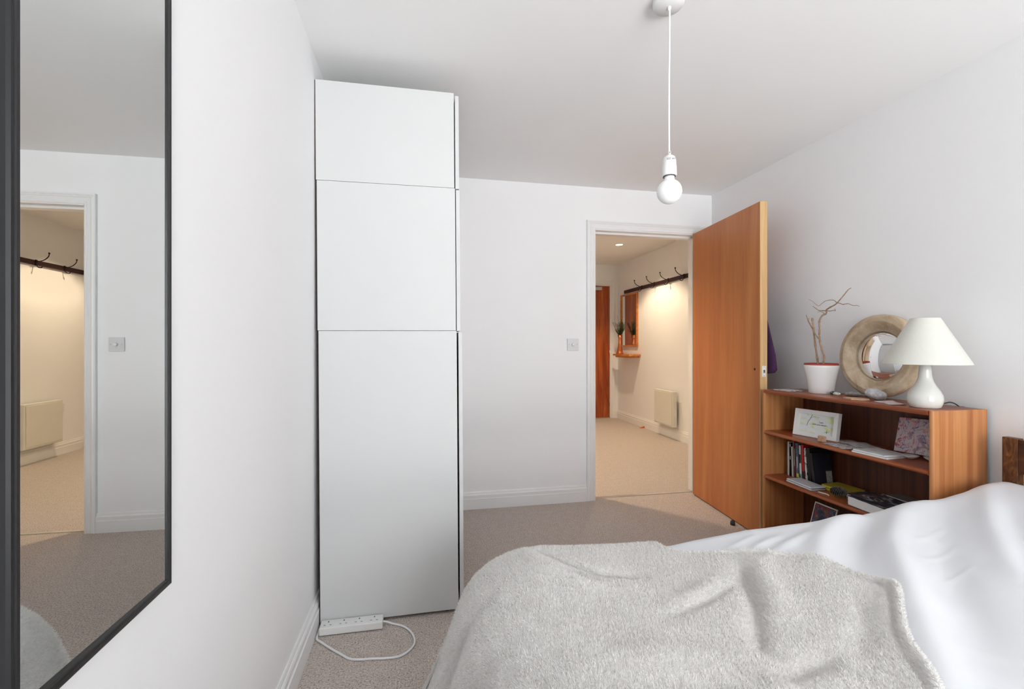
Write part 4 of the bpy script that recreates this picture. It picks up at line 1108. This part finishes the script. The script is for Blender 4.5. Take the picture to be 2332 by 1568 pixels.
def duvet_top(X, Y):
    z = interp(X, [0.1, 0.3, 0.77, 1.04, 1.26, 1.49, 1.67, 1.81, 2.05, 2.15], [0.485, 0.495, 0.512, 0.540, 0.546, 0.553, 0.575, 0.590, 0.620, 0.638])
    z = z - 0.035 * np.clip((1.15 - Y) / 0.6, 0, 1) * np.clip((1.3 - X) / 0.5, 0, 1)
    for p, a, w_ in DUV_R: z = z + seg_ridge(X, Y, p, a, w_)
    for p, a, w_ in BL_R:
        if a < 0: z = z + seg_ridge(X, Y, p, a, w_)      # the duvet sinks with the creases of the blanket
    z = z + 0.004 * smooth_noise(X, Y, 9, 2) * np.clip(X, 0, 1) + 0.0020 * smooth_noise(X, Y, 34, 3)
    return z
def fold_axis(t, flat_end, R, sgn):
    """maps distance past flat_end into (offset along the axis, drop)"""
    e = np.maximum(sgn * (t - flat_end), 0)
    a = np.minimum(e / R, np.pi / 2)
    rest = np.maximum(e - R * np.pi / 2, 0)
    pos = np.where(e > 0, flat_end + sgn * R * np.sin(a), t)
    drop = R * (1 - np.cos(a)) + rest
    return pos, drop, rest

def grid_obj(name, P, mat, parent=None, label=None, cat=None, thick=0.0, group=None, loc=None):
    ny, nx = P.shape[:2]
    idx = np.arange(ny * nx).reshape(ny, nx)
    F = np.stack([idx[:-1, :-1], idx[:-1, 1:], idx[1:, 1:], idx[1:, :-1]], -1).reshape(-1, 4)
    me = bpy.data.meshes.new(name)
    L0 = Vector(loc) if loc else Vector((0, 0, 0))
    V = P.reshape(-1, 3) - np.array(L0)
    me.from_pydata(V.tolist(), [], F.tolist())
    me.polygons.foreach_set('use_smooth', [True] * len(me.polygons))
    me.materials.append(mat)
    o = bpy.data.objects.new(name, me); COL.objects.link(o)
    if parent: o.parent = parent
    else: o.location = L0
    if thick:
        s_ = o.modifiers.new('thickness', 'SOLIDIFY'); s_.thickness = thick; s_.offset = -1
    if label: tag(o, label, cat, group)
    return o

# duvet
uu_ = np.linspace(-0.18, 2.112, 330); vv_ = np.linspace(-0.38, 1.64, 300)
U, V = np.meshgrid(uu_, vv_)
Xp, dX, rX = fold_axis(U, 0.30, 0.10, -1)
Yp, dY, rY = fold_axis(V, 1.262, 0.085, 1)
Yp2, dY2, rY2 = fold_axis(V, -0.10, 0.085, -1)
Yp = np.where(V < -0.10, Yp2, Yp); dY = dY + dY2; rY = rY + rY2
Zt = duvet_top(np.clip(Xp, 0.22, 2.2), np.clip(Yp, -0.1, 1.30))
dr = np.sqrt(dX ** 2 + dY ** 2) + 0.0
Zd = np.maximum(Zt - dr, 0.13 + 0.01 * np.sin(U * 9))
Yp = Yp + np.sign(V - 0.5) * 0.006 * np.sin(U * 24) * np.clip(rY * 8, 0, 1)
duv = grid_obj('duvet', np.stack([Xp, Yp, Zd], -1), M['linen'], label='rumpled plain white duvet spread over the bed', cat='duvet', thick=0.006, loc=(1.2, 0.55, 0.13))

# fleece blanket
prof = np.array([(0.36, 0.0), (0.30, -0.004), (0.25, -0.014), (0.20, -0.034), (0.155, -0.066), (0.120, -0.112), (0.092, -0.18), (0.066, -0.25), (0.040, -0.32), (0.014, -0.39), (-0.006, -0.44)])
pl_ = np.concatenate([[0], np.cumsum(np.hypot(*np.diff(prof, axis=0).T))])
edge = world_line([(1520, 1237), (1570, 1246), (1660, 1254), (1750, 1262), (1850, 1280), (1940, 1305), (2020, 1335), (2045, 1350), (2062, 1400), (2085, 1450), (2120, 1505), (2162, 1568)], 0.538)
ey = [p[1] for p in edge][::-1]; ex = [p[0] for p in edge][::-1]
def blanket_P(nu, nv):
    vv2 = np.linspace(-0.20, 1.52, nv)
    xm = np.interp(vv2, [-0.3, 0.2] + ey + [1.45], [0.55, 0.70] + ex + [ex[-1] - 0.03])
    xm = xm + 0.006 * np.sin(vv2 * 31)
    q0 = 0.36 - pl_[-1]
    s_ = np.linspace(0, 1, nu)
    Q = q0 + (xm[:, None] - q0) * s_[None, :]
    V2 = np.repeat(vv2[:, None], nu, 1)
    sdist = np.maximum(0.36 - Q, 0)
    X = np.where(Q > 0.36, Q, np.interp(sdist, pl_, prof[:, 0]))
    dXb = np.where(Q > 0.36, 0, np.interp(sdist, pl_, -prof[:, 1]))
    Y, dYb, rYb = fold_axis(V2, 1.268, 0.095, 1)
    # hanging folds on the foot side
    hang = np.clip((sdist - 0.12) / 0.4, 0, 1)
    wave = np.sin(V2 * 17 + 0.9) * 0.020 + np.sin(V2 * 41 + 2.0) * 0.006
    X = X - wave * hang - 0.030 * hang * np.exp(-((V2 - 1.27) / 0.05) ** 2) + 0.030 * hang * np.exp(-((V2 - 1.16) / 0.035) ** 2)
    fl_ = np.clip(1.30 - np.abs(V2 - 0.0) * 0, 0, 1)
    Zt_ = duvet_top(np.clip(X, 0.25, 2.1), np.clip(Y, -0.1, 1.30)) + 0.024 - 0.012 * np.clip((X - 0.5) / 0.25, 0, 1)
    under = 1 - np.clip((X - 0.2) / 0.1, 0, 1)
    for p, a, w_ in BL_R:
        if a > 0: Zt_ = Zt_ + seg_ridge(X, Y, p, a * 0.9, w_)
    Zt_ = Zt_ + 0.022 * np.exp(-((X - 0.30) / 0.16) ** 2) * np.clip((Y - 0.9) / 0.3, 0, 1)
    Zt_ = Zt_ + 0.004 * smooth_noise(X, Y, 13, 8)
    # rolled hem along the free edge
    dedge = (xm[:, None] - Q)
    farend = 1 - np.clip((V2 - 1.15) / 0.12, 0, 1)
    Zt_ = Zt_ + 0.006 * farend * np.exp(-((dedge - 0.008) / 0.010) ** 2) - 0.005 * np.exp(-((dedge - 0.034) / 0.009) ** 2) - 0.020 * np.exp(-(dedge / 0.006) ** 2)
    Zb = np.maximum(Zt_ - np.sqrt(dXb ** 2 + dYb ** 2), 0.02)
    Y = Y + 0.010 * np.sin(X * 22) * np.clip(rYb * 8, 0, 1)
    return np.stack([X, Y, Zb], -1)
PB = blanket_P(360, 420)
bl = thing('fleece_blanket', 'fluffy cream fleece blanket thrown over the foot of the bed', 'blanket', (0.6, 0.6, 0.1))
PBl = PB - np.array([0.6, 0.6, 0.1])
grid_obj('cloth', PBl, M['pile'], parent=bl, thick=0.010)
# pile: short tufts, one mesh
def normals(P):
    du = np.gradient(P, axis=1); dv = np.gradient(P, axis=0)
    n_ = np.cross(du, dv); n_ /= np.linalg.norm(n_, axis=-1, keepdims=True) + 1e-12
    return n_
NB = normals(PB)
nv_, nu_ = PB.shape[:2]
# weight cells by area so the pile is even; leave out the part far behind the camera
C = PB
area = np.linalg.norm(np.cross(C[:-1, 1:] - C[:-1, :-1], C[1:, :-1] - C[:-1, :-1]), axis=-1)
area = area * (C[:-1, :-1, 1] > 0.35)
NT = 360000
pw = (area / area.sum()).ravel()
cell = rng.choice(pw.size, NT, p=pw)
ci, cj = cell // (nu_ - 1), cell % (nu_ - 1)
a_, b_ = rng.random(NT), rng.random(NT)
def samp(G):
    return (G[ci, cj] * ((1 - a_) * (1 - b_))[:, None] + G[ci, cj + 1] * (a_ * (1 - b_))[:, None] + G[ci + 1, cj] * ((1 - a_) * b_)[:, None] + G[ci + 1, cj + 1] * (a_ * b_)[:, None])
P0 = samp(PB); N0 = samp(NB); N0 /= np.linalg.norm(N0, axis=1, keepdims=True)
h_ = rng.uniform(0.004, 0.0078, NT)
# clumps: strands lean together over roughly a centimetre
def field(P, sc, seed):
    r = np.random.default_rng(seed); o = np.zeros((len(P), 3))
    for k in range(6):
        d = r.normal(size=3); d = d / np.linalg.norm(d) * sc * r.uniform(0.7, 1.5)
        o += np.sin(P @ d + r.uniform(0, 6.28))[:, None] * r.normal(size=3)[None, :]
    return o / 2.2
lean_ = field(P0, 700, 11) * 0.40 + field(P0, 60, 12) * 0.2 + rng.normal(size=(NT, 3)) * 0.30
tip = P0 + (N0 + lean_) / np.linalg.norm(N0 + lean_, axis=1, keepdims=True) * h_[:, None]
side = np.cross(N0, rng.normal(size=(NT, 3))); side /= np.linalg.norm(side, axis=1, keepdims=True)
wd_ = rng.uniform(0.00045, 0.0008, NT)[:, None]
mid = (P0 + tip) / 2 + N0 * (h_ * 0.12)[:, None]
VV = np.stack([P0 - side * wd_, P0 + side * wd_, mid + side * wd_ * 0.8, mid - side * wd_ * 0.8, tip], 1).reshape(-1, 3) - np.array([0.6, 0.6, 0.1])
me = bpy.data.meshes.new('pile')
me.vertices.add(len(VV)); me.vertices.foreach_set('co', VV.astype(np.float32).ravel())
base = np.arange(NT) * 5
loops = np.stack([base, base + 1, base + 2, base + 3, base + 3, base + 2, base + 4], 1).ravel()
me.loops.add(len(loops)); me.loops.foreach_set('vertex_index', loops.astype(np.int32))
me.polygons.add(NT * 2)
st = np.stack([np.arange(NT) * 7, np.arange(NT) * 7 + 4], 1).ravel()
me.polygons.foreach_set('loop_start', st.astype(np.int32))
me.polygons.foreach_set('loop_total', np.tile([4, 3], NT).astype(np.int32))
me.update(calc_edges=True); me.validate()
me.materials.append(M['pile'])
po = bpy.data.objects.new('pile', me); COL.objects.link(po); po.parent = bl; po['kind'] = 'stuff'
